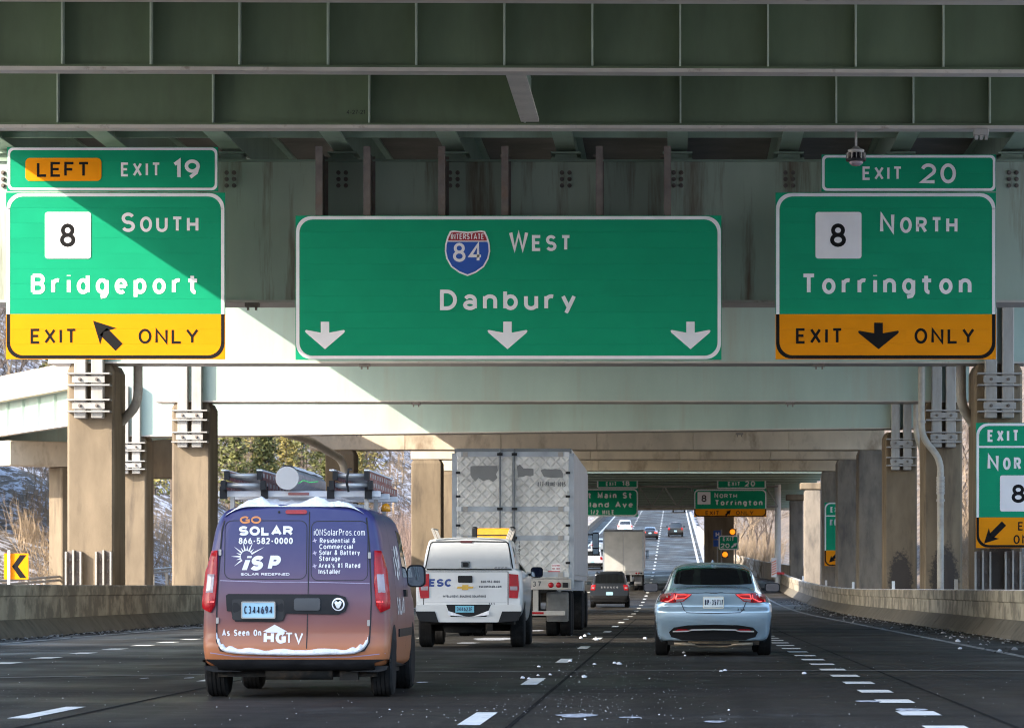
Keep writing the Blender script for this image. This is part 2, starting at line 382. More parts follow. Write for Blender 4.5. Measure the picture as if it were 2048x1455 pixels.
def ground_material():
    m = bpy.data.materials.new('snowy_ground'); m.use_nodes = True; t = m.node_tree; n = t.nodes; L = t.links; b = n['Principled BSDF']
    b.inputs['Roughness'].default_value = 0.9
    tc = n.new('ShaderNodeTexCoord')
    def nz(s, d=6, r=0.65):
        q = n.new('ShaderNodeTexNoise'); q.inputs['Scale'].default_value = s; q.inputs['Detail'].default_value = d; q.inputs['Roughness'].default_value = r
        L.new(tc.outputs['Object'], q.inputs['Vector']); return q
    a = nz(0.9); r1 = n.new('ShaderNodeValToRGB'); e = r1.color_ramp.elements
    e[0].position = 0.35; e[0].color = (0.085, 0.062, 0.046, 1); e[1].position = 0.7; e[1].color = (0.26, 0.185, 0.115, 1)
    L.new(a.outputs['Fac'], r1.inputs[0])
    c = nz(1.3, 9, 0.72); r2 = n.new('ShaderNodeValToRGB'); e = r2.color_ramp.elements
    e[0].position = 0.51; e[0].color = (0,0,0,1); e[1].position = 0.55; e[1].color = (1,1,1,1)
    L.new(c.outputs['Fac'], r2.inputs[0])
    sp_ = n.new('ShaderNodeSeparateXYZ'); L.new(tc.outputs['Object'], sp_.inputs[0])
    mr = n.new('ShaderNodeMapRange'); mr.inputs[1].default_value = 2.0; mr.inputs[2].default_value = 14.0; mr.inputs[3].default_value = 1.0; mr.inputs[4].default_value = 0.12; L.new(sp_.outputs['X'], mr.inputs[0])
    my = n.new('ShaderNodeMapRange'); my.inputs[1].default_value = 70.0; my.inputs[2].default_value = 130.0; my.inputs[3].default_value = 0.30; my.inputs[4].default_value = 0.0; L.new(sp_.outputs['Y'], my.inputs[0])  # extra snow on the unseen near ground, added for bounce light
    ad = n.new('ShaderNodeMath'); ad.operation = 'ADD'; L.new(c.outputs['Fac'], ad.inputs[0]); L.new(my.outputs[0], ad.inputs[1]); L.new(ad.outputs[0], r2.inputs[0])
    mxx = n.new('ShaderNodeMath'); mxx.operation = 'MAXIMUM'; L.new(mr.outputs[0], mxx.inputs[0]); ms_ = n.new('ShaderNodeMath'); ms_.operation = 'MULTIPLY'; ms_.inputs[1].default_value = 3.2; L.new(my.outputs[0], ms_.inputs[0]); L.new(ms_.outputs[0], mxx.inputs[1])
    mm_ = n.new('ShaderNodeMath'); mm_.operation = 'MULTIPLY'; L.new(r2.outputs[0], mm_.inputs[0]); L.new(mxx.outputs[0], mm_.inputs[1])   # the slope on the right faces the sun and has thawed
    mx = n.new('ShaderNodeMix'); mx.data_type = 'RGBA'; L.new(mm_.outputs[0], mx.inputs[0]); L.new(r1.outputs[0], mx.inputs[6]); mx.inputs[7].default_value = (0.62,0.60,0.62,1)
    L.new(mx.outputs[2], b.inputs['Base Color'])
    bp = n.new('ShaderNodeBump'); bp.inputs['Strength'].default_value = 0.9; bp.inputs['Distance'].default_value = 0.5
    L.new(c.outputs['Fac'], bp.inputs['Height']); L.new(bp.outputs[0], b.inputs['Normal'])
    return m
structure(g.build('ground', ground_material(), smooth=True))

def asphalt_material():
    m = bpy.data.materials.new('asphalt'); m.use_nodes = True; t = m.node_tree; n = t.nodes; L = t.links; b = n['Principled BSDF']
    b.inputs['Specular IOR Level'].default_value = 0.08
    tc = n.new('ShaderNodeTexCoord')
    def nz(sx, sy, d=5, r=0.6):
        mp = n.new('ShaderNodeMapping'); mp.inputs['Scale'].default_value = (sx, sy, 1); L.new(tc.outputs['Object'], mp.inputs[0])
        q = n.new('ShaderNodeTexNoise'); q.inputs['Scale'].default_value = 1; q.inputs['Detail'].default_value = d; q.inputs['Roughness'].default_value = r
        L.new(mp.outputs[0], q.inputs['Vector']); return q
    def ramp(src, p0, p1, c0, c1):
        r = n.new('ShaderNodeValToRGB'); e = r.color_ramp.elements; e[0].position = p0; e[0].color = (*c0,1); e[1].position = p1; e[1].color = (*c1,1); L.new(src, r.inputs[0]); return r.outputs[0]
    def mix(f, a, bb):
        q = n.new('ShaderNodeMix'); q.data_type = 'RGBA'; L.new(f, q.inputs[0])
        for i, s in ((6, a), (7, bb)):
            if isinstance(s, tuple): q.inputs[i].default_value = (*s, 1)
            else: L.new(s, q.inputs[i])
        return q.outputs[2]
    lanes = ramp(nz(1.1, 0.012, 4).outputs['Fac'], 0.32, 0.68, (0.021,0.0183,0.0155), (0.054,0.047,0.038))     # wheel paths
    patches = ramp(nz(0.10, 0.10, 4).outputs['Fac'], 0.42, 0.62, (0,0,0), (0.55,0.55,0.55))
    c = mix(patches, lanes, (0.036,0.031,0.026))
    bands = ramp(nz(0.05, 0.55, 3, 0.5).outputs['Fac'], 0.55, 0.68, (0,0,0), (0.6,0.6,0.6))                    # damp bands beside the joints
    c = mix(bands, c, (0.013,0.0125,0.013))
    salt = ramp(nz(0.5, 0.25, 7, 0.75).outputs['Fac'], 0.57, 0.80, (0,0,0), (0.6,0.6,0.6))
    c = mix(salt, c, (0.15,0.145,0.135))
    spm = ramp(nz(0.22, 0.10, 4, 0.6).outputs['Fac'], 0.46, 0.62, (0,0,0), (1,1,1)); spk = ramp(nz(26, 13, 2, 0.5).outputs['Fac'], 0.66, 0.72, (0,0,0), (1,1,1))
    sm_ = n.new('ShaderNodeMath'); sm_.operation = 'MULTIPLY'; L.new(spm, sm_.inputs[0]); L.new(spk, sm_.inputs[1]); c = mix(sm_.outputs[0], c, (0.30,0.30,0.30))
    agg = nz(90, 90, 2); c2 = n.new('ShaderNodeMix'); c2.data_type = 'RGBA'; c2.blend_type = 'MULTIPLY'; c2.inputs[0].default_value = 1
    L.new(c, c2.inputs[6]); L.new(ramp(agg.outputs['Fac'], 0.3, 0.7, (0.65,0.65,0.65), (1.3,1.3,1.3)), c2.inputs[7])
    L.new(c2.outputs[2], b.inputs['Base Color'])
    rr = ramp(nz(0.3, 0.2, 5).outputs['Fac'], 0.35, 0.7, (0.42,)*3, (0.85,)*3); L.new(rr, b.inputs['Roughness'])
    bp = n.new('ShaderNodeBump'); bp.inputs['Strength'].default_value = 0.35; bp.inputs['Distance'].default_value = 0.01
    L.new(agg.outputs['Fac'], bp.inputs['Height']); L.new(bp.outputs[0], b.inputs['Normal'])
    return m
def XL(y): return -15.5 + 5.2*sstep(200, 300, y)
def XR(y): return 7.3 - 4.0*sstep(262, 330, y)
rd = MB(); ry = list(range(-60, 130, 10)) + list(range(130, 380, 4)) + list(range(380, 1000, 12))
for y in ry:
    a, b_ = XL(y), XR(y)
    rd.v += [(a + (b_-a)*k/6, y, grade(y)) for k in range(7)]
rd.f = [(j*7+i, j*7+i+1, (j+1)*7+i+1, (j+1)*7+i) for j in range(len(ry)-1) for i in range(6)]
road = structure(rd.build('road', asphalt_material()))
def strip(name, x0, x1, y0, y1, mat=paint, dz=0.005, xe0=None, xe1=None):
    n = max(1, int((y1-y0)/8)); m = MB()
    for i in range(n+1):
        y = y0 + (y1-y0)*i/n; k = i/n
        a = x0 + ((xe0 if xe0 is not None else x0)-x0)*k; b_ = x1 + ((xe1 if xe1 is not None else x1)-x1)*k
        m.v += [(a, y, grade(y)+dz), (b_, y, grade(y)+dz)]
    m.f = [(2*i, 2*i+1, 2*i+3, 2*i+2) for i in range(n)]
    return m.build(name, mat, road)
for k in range(-1, 62):
    y = 29.2 + 12.2*k; strip('lane_dash', -1.68, -1.50, y, y+3.0)
    y = 30.7 + 12.2*k; strip('lane_dash', -5.45, -5.27, y, y+3.0)
for k in range(0, 58):
    y = 24.6 + 3.42*k; strip('dotted_lane_dash', 1.93, 2.26, y, y+1.05)
for k in range(-4, 36):
    y = 52.7 + 4.1*k; w = max(0, y-50)*0.022; strip('dotted_lane_dash', -9.58-w, -9.26-w, y, y+1.15)
strip('edge_line', 5.38, 5.54, 10, 246, paint_worn); strip('edge_line', -12.95, -12.8, 30, 190, paint_worn)
strip('edge_line', 2.30, 2.48, 262, 900); strip('edge_line', -9.3, -9.12, 300, 900)
joint_m = M('joint_seal', (0.15, 0.14, 0.125), 0.7, var=0.35, scale=1.5, stain=(0.04,0.038,0.036), stain_amt=0.8, stain_scale=1.2)
def joint(pts, w=0.34):
    m = MB()
    for x, y in pts: m.v += [(x, y, 0.006), (x, y+w, 0.006)]
    m.f = [(2*i, 2*i+2, 2*i+3, 2*i+1) for i in range(len(pts)-1)]
    m.build('expansion_joint', joint_m, road)
joint([(-14.5,43.2),(-7.9,44.6),(-4,47.4),(0,48.2),(7,48.3)])
joint([(-14.5,62.6),(-9,63.6),(-5.5,64.6)])
joint([(-12,94),(7,94)]); joint([(-12,118),(7,118)]); joint([(-12,140),(7,140)])
seam_m = M('tar_seam', (0.012, 0.0115, 0.011), 0.8, var=0.2, spec=0.05)
strip('tar_seam', -1.28, -1.24, 20, 130, seam_m, 0.004); strip('tar_seam', -5.04, -4.99, 20, 130, seam_m, 0.004); strip('tar_seam', 2.62, 2.66, 20, 130, seam_m, 0.004)

# ------------------------------------------------------------------ concrete barriers along both edges
def barrier(name, label, xb, side, y0, y1, hgt, seg=4.7):
    """side +1: the traffic face looks to +x (left barrier); xb = foot of the traffic face"""
    root = thing(name, label, 'barrier', (xb, y0, grade(y0)))
    s = -side
    up = [(s*0.56,0.0),(s*0.56,hgt),(s*0.29,hgt),(s*0.27,hgt-0.03),(s*0.27,hgt-0.24),(s*0.31,hgt-0.27),(s*0.30,0.42),(s*0.30,0.0)]
    sk = [(s*0.315,0.0),(s*0.315,0.40),(s*0.26,0.36),(s*0.03,0.08),(0.0,0.0)]
    m1 = MB(); n = len(up); L_ = seg-0.018
    m1.add([(x,0,z) for x,z in up]+[(x,L_,z) for x,z in up], [tuple(range(n)), tuple(range(2*n-1,n-1,-1))]+[(k,(k+1)%n,n+(k+1)%n,n+k) for k in range(n)])
    m2 = MB(); n = len(sk)
    m2.add([(x,0,z) for x,z in sk]+[(x,L_,z) for x,z in sk], [tuple(range(n)), tuple(range(2*n-1,n-1,-1))]+[(k,(k+1)%n,n+(k+1)%n,n+k) for k in range(n)])
    me1 = m1.mesh(barrier_m, 'barrier_segment'); me2 = m2.mesh(skirt_m, 'barrier_foot')
    k = int((y1-y0)/seg)
    for i in range(k):
        y = y0 + i*seg; sl = math.atan2(grade(y+seg)-grade(y), seg)
        a = link('barrier_segment', me1, root, (random.uniform(-0.006,0.006), i*seg, grade(y)-grade(y0)-0.004+random.uniform(-0.004,0.004))); a.rotation_euler.x = sl
        b_ = link('barrier_foot', me2, a)
    return root
bl = barrier('concrete_barrier', 'long dark stained concrete barrier along the left shoulder below the tan columns', -13.9, 1, 40, 250, 1.15)
br = barrier('concrete_barrier', 'long weathered concrete barrier along the right shoulder with white delineators on top', 7.0, -1, 45, 262, 1.02)
# a crust of ice on the right barrier
m = MB()
for i in range(40):
    y = 45.05+i*5.4; m.box(7.33, 7.60, y, y+5.38, grade(y)+1.02, grade(y)+1.034)
stuff(m.build('ice_crust', snow, br)).matrix_parent_inverse = Matrix.Translation((-7.0, -45, 0))
post_m = M('delineator_white', (0.78, 0.77, 0.74), 0.5, var=0.05)
first = None
for k, (px, w) in enumerate([(1605,8),(1651,9),(1705,13),(1785,16),(1910,18)]):
    d = 7.45*F/(px-CX); ww = 0.10
    p = MB().bbox(-ww/2, ww/2, -0.02, 0.02, 0.0, 0.27, 0.008)
    o = p.build('delineator', post_m); o.location = (7.48, d, grade(d)+1.032)
    lab = ['farthest small white delineator on the right barrier, by the sign gantry pole', 'second farthest white delineator on the right barrier', 'middle white delineator on the right barrier below the soot stained columns',
           'white delineator on the right barrier left of the long drain pipe', 'nearest white delineator on the right barrier beside the yellow exit sign'][k]
    tag(o, lab, 'delineator', 'delineators on the right barrier')

# ------------------------------------------------------------------ near overpass: plate girders across the top of the frame
near = thing('steel_overpass', 'dark sage green plate girder overpass crossing the top of the view', 'overpass', (0, 0, 0))
def girder(y, zb, zt, xa, xb, stiff, skew, parent, mat=steel, fw=0.42, sname='stiffener', two=True):
    def Y(x): return y + skew*x
    o_ = MB()
    n = 1
    def slab(x0, x1, yo0, yo1, z0, z1, m):
        m.add([(x0,Y(x0)+yo0,z0),(x1,Y(x1)+yo0,z0),(x1,Y(x1)+yo1,z0),(x0,Y(x0)+yo1,z0),(x0,Y(x0)+yo0,z1),(x1,Y(x1)+yo0,z1),(x1,Y(x1)+yo1,z1),(x0,Y(x0)+yo1,z1)],
              [(0,3,2,1),(4,5,6,7),(0,1,5,4),(1,2,6,5),(2,3,7,6),(3,0,4,7)])
    slab(xa, xb, 0, 0.03, zb+0.08, zt, o_)
    web = o_.build('girder_web', mat, parent)
    f = MB()
    slab(xa, xb, -fw/2, fw/2, zb, zb+0.055, f)
    fl = f.build('bottom_flange', steel_edge, web)
    if two:
        f2 = MB(); slab(xa, xb, -fw/2+0.035, fw/2-0.035, zb+0.056, zb+0.092, f2); f2.build('cover_plate', mat, web)
    f = MB(); slab(xa, xb, -fw/2, fw/2, zt, zt+0.05, f); f.build('top_flange', mat, web)
    if stiff:
        sm = MB().box(-0.013, 0.013, -0.20, -0.002, zb+0.094, zt-0.002).mesh(stiff_m, sname)
        for x in stiff: link(sname, sm, web, (x, Y(x), 0))
    return web
Y0, Y1g, Y2g = 48.6, 56.0, 62.2
ZB = 8.66
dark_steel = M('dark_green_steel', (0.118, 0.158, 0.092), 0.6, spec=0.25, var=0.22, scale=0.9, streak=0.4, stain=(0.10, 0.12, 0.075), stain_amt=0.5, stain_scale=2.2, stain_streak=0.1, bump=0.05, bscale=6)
s1 = [PX(133+175.35*k, Y1g) for k in range(-1, 13)]
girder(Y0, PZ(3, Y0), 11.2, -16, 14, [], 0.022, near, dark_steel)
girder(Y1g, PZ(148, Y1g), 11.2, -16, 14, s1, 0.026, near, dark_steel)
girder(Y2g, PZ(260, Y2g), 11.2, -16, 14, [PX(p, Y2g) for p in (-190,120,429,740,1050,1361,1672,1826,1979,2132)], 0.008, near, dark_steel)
MB().box(-16.5, 14.5, 34, 63.2, 11.26, 11.55).build('deck_slab', deck_m, near)
# short beam that ties the two girders, its bottom flange seen from below
zbm = PZ(151, Y1g)+0.04
tie = MB().box(PX(1010,Y1g), PX(1010,Y1g)+0.30, Y1g+0.25, Y2g-0.3, zbm, zbm+0.05).build('tie_flange', steel_edge, near)
xc = PX(1010,Y1g)+0.15
MB().box(xc-0.012, xc+0.012, Y1g+0.04, Y2g-0.05, zbm+0.05, zbm+0.75).build('tie_web', steel, tie)
# date chalked on the second web
def lettering(name, polys, y, mat, parent):
    return flat(MB(), polys, y).build(name, mat, parent)
lettering('chalk_date', text2d('4-27-21', PX(693,62.1), PZ(228,62.1), 0.07, 0.30, wt=0.14), 62.17+0.008*PX(710,62.1), M('chalk', (0.03,0.035,0.03), 0.8, var=0), near)

# unseen deck on piers, added off to the left to shade the near lanes
hf = thing('added_shade_flyover', 'unseen tall flyover left of the camera, added to shade the near lanes', 'viaduct', (-38, -40, 0))
MB().box(-12.5, 12.5, 28, 82, 21.5, 23.6).build('deck_slab', conc_lt, hf)
for s_ in (-1, 1): MB().box(s_*12.3-0.2, s_*12.3+0.2, 28, 82, 23.6, 24.6).build('parapet', conc_lt, hf)
for yy in (34, 76): MB().bbox(-2, 2, yy-1, yy+1, -1, 21.49, 0.1).build('pier_shaft', conc, hf)

# ------------------------------------------------------------------ main viaduct deck on longitudinal stringers
ZS = 9.90
SX = [-13.4 + 2.25*k for k in range(12)]
viad = thing('viaduct_deck', 'long viaduct deck on green stringers running above the road', 'viaduct', (0, 63.4, 0))
MB().box(-14.4, 12.6, 0.0, 142.0, 11.06, 11.32).build('deck_slab', deck_m, viad)
MB().box(-14.5, -14.2, 0.0, 142.0, 11.33, 12.2).build('parapet', conc_lt, viad)
MB().box(12.3, 12.6, 0.0, 142.0, 11.33, 12.2).build('parapet', conc_lt, viad)
ms = MB().box(-0.012, 0.012, 0, 141.9, ZS+0.04, 11.05); ms.box(-0.20, 0.20, 0, 141.9, ZS, ZS+0.035); ms.box(-0.15, 0.15, 0, 141.9, 11.0, 11.05)
msh = ms.mesh(steel, 'stringer')
for x in SX: link('stringer', msh, viad, (x, 0, 0))
dm = MB().box(0.06, 2.19, 0.0, 0.06, ZS+0.12, 10.9).mesh(steel, 'diaphragm')
for x in SX[:-1]:
    for yy in (11.2, 31.0, 51.0, 73.0): link('diaphragm', dm, viad, (x, yy, 0))

# ------------------------------------------------------------------ bents
bolt_me = MB().lathe([(-0.075,0.012),(-0.075,0.028),(-0.035,0.032),(-0.034,0.045),(0.0,0.045)], 8, 'y').mesh(rusty, 'bolt')
tube_g = 'steel posts'
def soot_material():
    m = conc.copy(); m.name = 'sooty_concrete'; t = m.node_tree; n = t.nodes; L = t.links; b = n['Principled BSDF']
    src = b.inputs['Base Color'].links[0].from_socket
    tc = n.new('ShaderNodeTexCoord'); sp = n.new('ShaderNodeSeparateXYZ'); L.new(tc.outputs['Object'], sp.inputs[0])
    def math_(op, a, v):
        q = n.new('ShaderNodeMath'); q.operation = op; L.new(a, q.inputs[0])
        if isinstance(v, float): q.inputs[1].default_value = v
        else: L.new(v, q.inputs[1])
        return q.outputs[0]
    dx = math_('DIVIDE', math_('SUBTRACT', sp.outputs['X'], 8.52), 0.50); dz = math_('DIVIDE', math_('SUBTRACT', sp.outputs['Z'], 1.3), 1.25)   # round spray bloom just above the barrier
    r2 = math_('ADD', math_('MULTIPLY', dx, dx), math_('MULTIPLY', dz, dz))
    nz = n.new('ShaderNodeTexNoise'); nz.inputs['Scale'].default_value = 9; nz.inputs['Detail'].default_value = 8; nz.inputs['Roughness'].default_value = 0.75; L.new(tc.outputs['Object'], nz.inputs['Vector'])
    v = math_('SUBTRACT', math_('MULTIPLY', nz.outputs['Fac'], 2.6), r2)
    rp = n.new('ShaderNodeValToRGB'); e = rp.color_ramp.elements; e[0].position = 0.35; e[0].color = (0,0,0,1); e[1].position = 0.75; e[1].color = (0.85,0.85,0.85,1); L.new(v, rp.inputs[0])
    mx = n.new('ShaderNodeMix'); mx.data_type = 'RGBA'; L.new(rp.outputs[0], mx.inputs[0]); L.new(src, mx.inputs[6]); mx.inputs[7].default_value = (0.04,0.035,0.034,1); L.new(mx.outputs[2], b.inputs['Base Color'])
    return m
conc_soot = soot_material()
def column(parent, x, z0, z1, w, dep, mat, cham=0.06):
    c = cham; h = w/2
    p = [(x-h+c,0),(x+h-c,0),(x+h,c),(x+h,dep),(x-h,dep),(x-h,c)]
    m = MB(); n = 6
    ring = lambda z, k: [(x+(a-x)*k, b_ + (0.0 if k == 1 else 0.05*(1 if b_ < dep/2 else -1)), z) for a, b_ in p]
    rows = ring(z0,1)+ring(z1-0.18,1)+ring(z1,0.86)
    m.add(rows, [tuple(range(n-1,-1,-1))]+[(j*n+k, j*n+(k+1)%n, (j+1)*n+(k+1)%n, (j+1)*n+k) for j in range(2) for k in range(n)]+[tuple(range(2*n,3*n))])
    return m.build('column', mat, parent)
def straps(col, x, zt, zlow, ztop):
    """pair of square steel posts bolted to the column head by two clamps"""
    for s in (-1, 1):
        cx = x + s*0.22
        MB().bbox(cx-0.155, cx+0.155, -0.34, -0.03, zlow, ztop, 0.02).build('steel_post', galv, col)
    for zc in (zt-0.32, zt-1.0):
        for dz in (0.15, -0.15):
            b_ = MB().box(x-0.56, x+0.56, -0.46, 0.0, zc+dz-0.02, zc+dz+0.02).build('clamp_plate', galv, col)
        MB().box(x-0.42, x+0.42, -0.385, -0.345, zc-0.085, zc+0.085).build('clamp_bar', galv, col)
        for s in (-1, 1):
            link('clamp_bolt', bolt_me, col, (x+s*0.22, -0.386, zc))
def shoes(col, x, zb, zt):
    for s in (-0.42, 0.36):
        m = MB()
        for q in (-0.19, 0.0, 0.19): m.box(x+s+q-0.022, x+s+q+0.022, -0.22, -0.005, zb, zt-abs(q)*0.2)
        o = m.build('base_bracket', galv, col)
        MB().box(x+s-0.168, x+s-0.022, -0.05, -0.006, zb, zt-0.02).build('bracket_plate', rusty, col); MB().box(x+s+0.022, x+s+0.168, -0.05, -0.006, zb, zt-0.02).build('bracket_plate', rusty, col)
        for q in (-0.095, 0.095):
            for zz in (zb+0.16, zb+0.48, zb+0.80):
                if zz < zt-0.1: link('anchor_bolt', bolt_me, col, (x+s+q, -0.051, zz))
def steel_bent(label, d, xl, xr, zb, zt, cols, cap_mat, skew_b=0.0, zt_posts=8.6, bolts=False, shoe=False):
    root = thing('pier_bent', label, 'bridge pier', (0, d, 0))
    h0 = zb - skew_b; h1 = zb + skew_b
    m = MB()
    m.add([(xl,0,h0),(xr,0,h1),(xr,1.3,h1),(xl,1.3,h0),(xl,0,zt),(xr,0,zt),(xr,1.3,zt),(xl,1.3,zt)], [(0,3,2,1),(4,5,6,7),(0,1,5,4),(1,2,6,5),(2,3,7,6),(3,0,4,7)])
    cap = m.build('cap_beam', cap_mat, root)
    f = MB(); f.add([(xl,-0.07,h0-0.05),(xr,-0.07,h1-0.05),(xr,1.37,h1-0.05),(xl,1.37,h0-0.05),(xl,-0.07,h0-0.004),(xr,-0.07,h1-0.004),(xr,1.37,h1-0.004),(xl,1.37,h0-0.004)], [(0,3,2,1),(4,5,6,7),(0,1,5,4),(1,2,6,5),(2,3,7,6),(3,0,4,7)])
    f.build('cap_flange', steel_edge, cap)
    MB().box(xl-0.02, xr+0.02, -0.06, 1.36, zt+0.003, zt+0.04).build('cap_top_plate', steel, cap)
    for x in SX:
        if xl+0.3 < x < xr-0.3:
            b_ = MB().box(x-0.30, x+0.30, 0.05, 0.75, zt+0.042, zt+0.09); b_.box(x-0.22, x+0.22, 0.12, 0.7, zt+0.09, zt+0.17); b_.box(x-0.30, x+0.30, 0.0, 0.8, zt+0.17, zt+0.205)
            b_.build('bearing', steel, root)
            if bolts:
                for i in (-0.075, 0.075):
                    for j in range(3): link('bolt', bolt_me, cap, (x+i, -0.002, zt-0.22-0.13*j))
    for k, (x, w, dep, z1) in enumerate(cols):
        c = column(root, x, -0.3, z1, w, dep, conc_soot if x > 0 else conc)
        if zt_posts: straps(c, x, z1-0.1, z1-1.42, zt_posts)
        if shoe: shoes(c, x, 1.0, 2.05)
    # inspection lug under the flange
    for x in (xl+(xr-xl)*0.32, xl+(xr-xl)*0.78):
        q = MB().box(x-0.14, x+0.14, 0.0, 0.2, zb-0.13, zb-0.052); q.box(x-0.10, x-0.06, 0.03, 0.10, zb-0.20, zb-0.13); q.box(x+0.06, x+0.10, 0.03, 0.10, zb-0.20, zb-0.13)
        q.build('drain_lug', rusty, cap)
    return root
ZC = 6.94; ZT = 9.64
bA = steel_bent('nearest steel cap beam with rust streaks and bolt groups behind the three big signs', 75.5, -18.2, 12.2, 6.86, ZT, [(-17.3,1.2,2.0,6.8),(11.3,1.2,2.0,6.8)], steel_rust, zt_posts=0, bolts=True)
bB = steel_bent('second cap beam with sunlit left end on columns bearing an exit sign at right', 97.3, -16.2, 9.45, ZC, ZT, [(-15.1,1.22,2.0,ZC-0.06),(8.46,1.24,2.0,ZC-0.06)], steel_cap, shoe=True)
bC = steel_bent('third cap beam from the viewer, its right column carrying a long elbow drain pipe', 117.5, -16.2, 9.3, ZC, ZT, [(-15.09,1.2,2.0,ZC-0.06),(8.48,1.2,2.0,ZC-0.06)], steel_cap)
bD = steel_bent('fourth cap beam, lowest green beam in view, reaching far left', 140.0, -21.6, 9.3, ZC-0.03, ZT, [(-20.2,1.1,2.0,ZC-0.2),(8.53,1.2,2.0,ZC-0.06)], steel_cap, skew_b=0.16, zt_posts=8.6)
# vertical brown brackets that hold the middle sign
for px in (645, 740, 888, 1013, 1200, 1335):
    m = MB(); x = PX(px, 75.0)
    m.box(x-0.07, x+0.07, -1.25, -1.22, ZC+0.3, ZT+0.17); m.box(x-0.012, x+0.012, -1.22, -0.05, ZC+0.3, ZT+0.10); m.box(x-0.07, x+0.07, -0.05, -0.004, ZC+0.3, ZT+0.1)
    m.box(x-0.14, x+0.01, -0.4, 0.2, ZT+0.05, ZT+0.10)
    m.build('sign_bracket', rusty, bA)

def conc_bent(label, d, xl, xr, zb, zt, cols, mat_beam=conc_lt, seam=True):
    g0 = 0
    root = thing('concrete_bent', label, 'bridge pier', (0, d, g0))
    n = max(3, int((xr-xl)/4)); 
    for k in range(n):
        a = xl+(xr-xl)*k/n; b_ = xl+(xr-xl)*(k+1)/n
        MB().bbox(a+0.008, b_-0.008, 0.0, 1.6, zb, zb+(zt-zb)*0.5-0.01, 0.02).build('beam_block', mat_beam, root)
        q = MB().bbox(a+0.008, b_-0.008, -0.12*(k % 2), 1.6, zb+(zt-zb)*0.5, zt, 0.02).build('beam_block', mat_beam, root)
    for x, w in cols:
        column(root, x, grade(d)-0.4, zb-0.004, w, 1.8, conc_dk if x > 0 else conc, 0.05)
    return root
conc_bent('pale streaked concrete bent right behind the last green beam', 159.0, -15.4, 9.0, PZ(899,159), 9.75, [(-14.1,1.25),(8.4,1.05)])
conc_bent('second pale concrete bent, partly hidden by the semi trailer', 179.0, -12.5, 8.95, PZ(918,179), 9.8, [(-11.75,1.45),(8.38,1.05)])
conc_bent('third pale concrete bent in front of the dark far overpass', 199.0, -12.5, 8.9, PZ(941,199), 9.85, [(-11.6,1.3),(8.4,0.95)])

# ------------------------------------------------------------------ drain pipes
pipe_m = M('drain_pipe', (0.40, 0.36, 0.30), 0.6, var=0.15, scale=3, stain=(0.2,0.15,0.1), stain_amt=0.4, stain_scale=4)
def pipe(label, pts, r, bands=()):
    root = thing('drain_pipe', label, 'drain pipe', pts[-1])
    o = Vector(pts[-1]); m = MB()
    P = [Vector(p) for p in pts]; Q = [P[0]]
    for i in range(1, len(P)-1):
        a, b_, c = P[i-1], P[i], P[i+1]; k = min(0.35, (b_-a).length/2.2, (c-b_).length/2.2)
        p0 = b_+(a-b_).normalized()*k; p2 = b_+(c-b_).normalized()*k
        for t in range(6):
            u = t/5; Q.append(p0*(1-u)**2 + b_*2*u*(1-u) + p2*u*u)
    Q.append(P[-1])
    m.tube([q-o for q in Q], r, 10).build('pipe', pipe_m, root, smooth=True, angle=50)
    for z in bands:
        for i in range(len(P)-1):
            if min(P[i].z,P[i+1].z) <= z <= max(P[i].z,P[i+1].z):
                t = (z-P[i].z)/(P[i+1].z-P[i].z); c = P[i].lerp(P[i+1], t)-o
                MB().lathe([(c.z-0.04,r*1.02),(c.z-0.04,r*1.25),(c.z+0.04,r*1.25),(c.z+0.04,r*1.02)], 10, 'z', (c.x,c.y,0)).build('pipe_collar', galv, root)
                break
    return root
d = 117.1
pipe('long pale drain pipe with two elbows and a ribbed sleeve on a right column',
     [(PX(1843,d),d,ZC+1.8),(PX(1843,d),d,PZ(872,d)),(PX(1881,d),d,PZ(918,d)),(PX(1881,d),d,0.2)], 0.105,
     [PZ(843,d)] + [PZ(955+6*k,d) for k in range(6)] + [PZ(1000,d)])
d = 139.4
pipe('curved drain pipe beside the third steel clamped column at right', [(PX(1833,d),d,ZC+1.2),(PX(1833,d),d,PZ(870,d)),(PX(1845,d),d,PZ(900,d)),(PX(1850,d),d,0.5)], 0.12)
d = 98.5
pipe('wide curved drain pipe running into the back of the right sign column', [(PX(1922,d),d,ZC+0.6),(PX(1922,d),d,PZ(812,d)),(PX(1958,d),d+0.4,PZ(858,d))], 0.13)
pipe('brown drain pipe bending into the left foreground column', [(PX(276,d),d,ZC+0.3),(PX(276,d),d,PZ(808,d)),(PX(238,d),d+0.4,PZ(842,d))], 0.125)
d = 157.5
pipe('sunlit pale drain pipe sweeping down to the far left column', [(PX(575,d-6),d-10,7.25),(PX(628,d),d-2,PZ(884,d)),(PX(684,d),d,PZ(918,d)),(PX(694,d),d,PZ(960,d)),(PX(694,d),d,0.4)], 0.17)

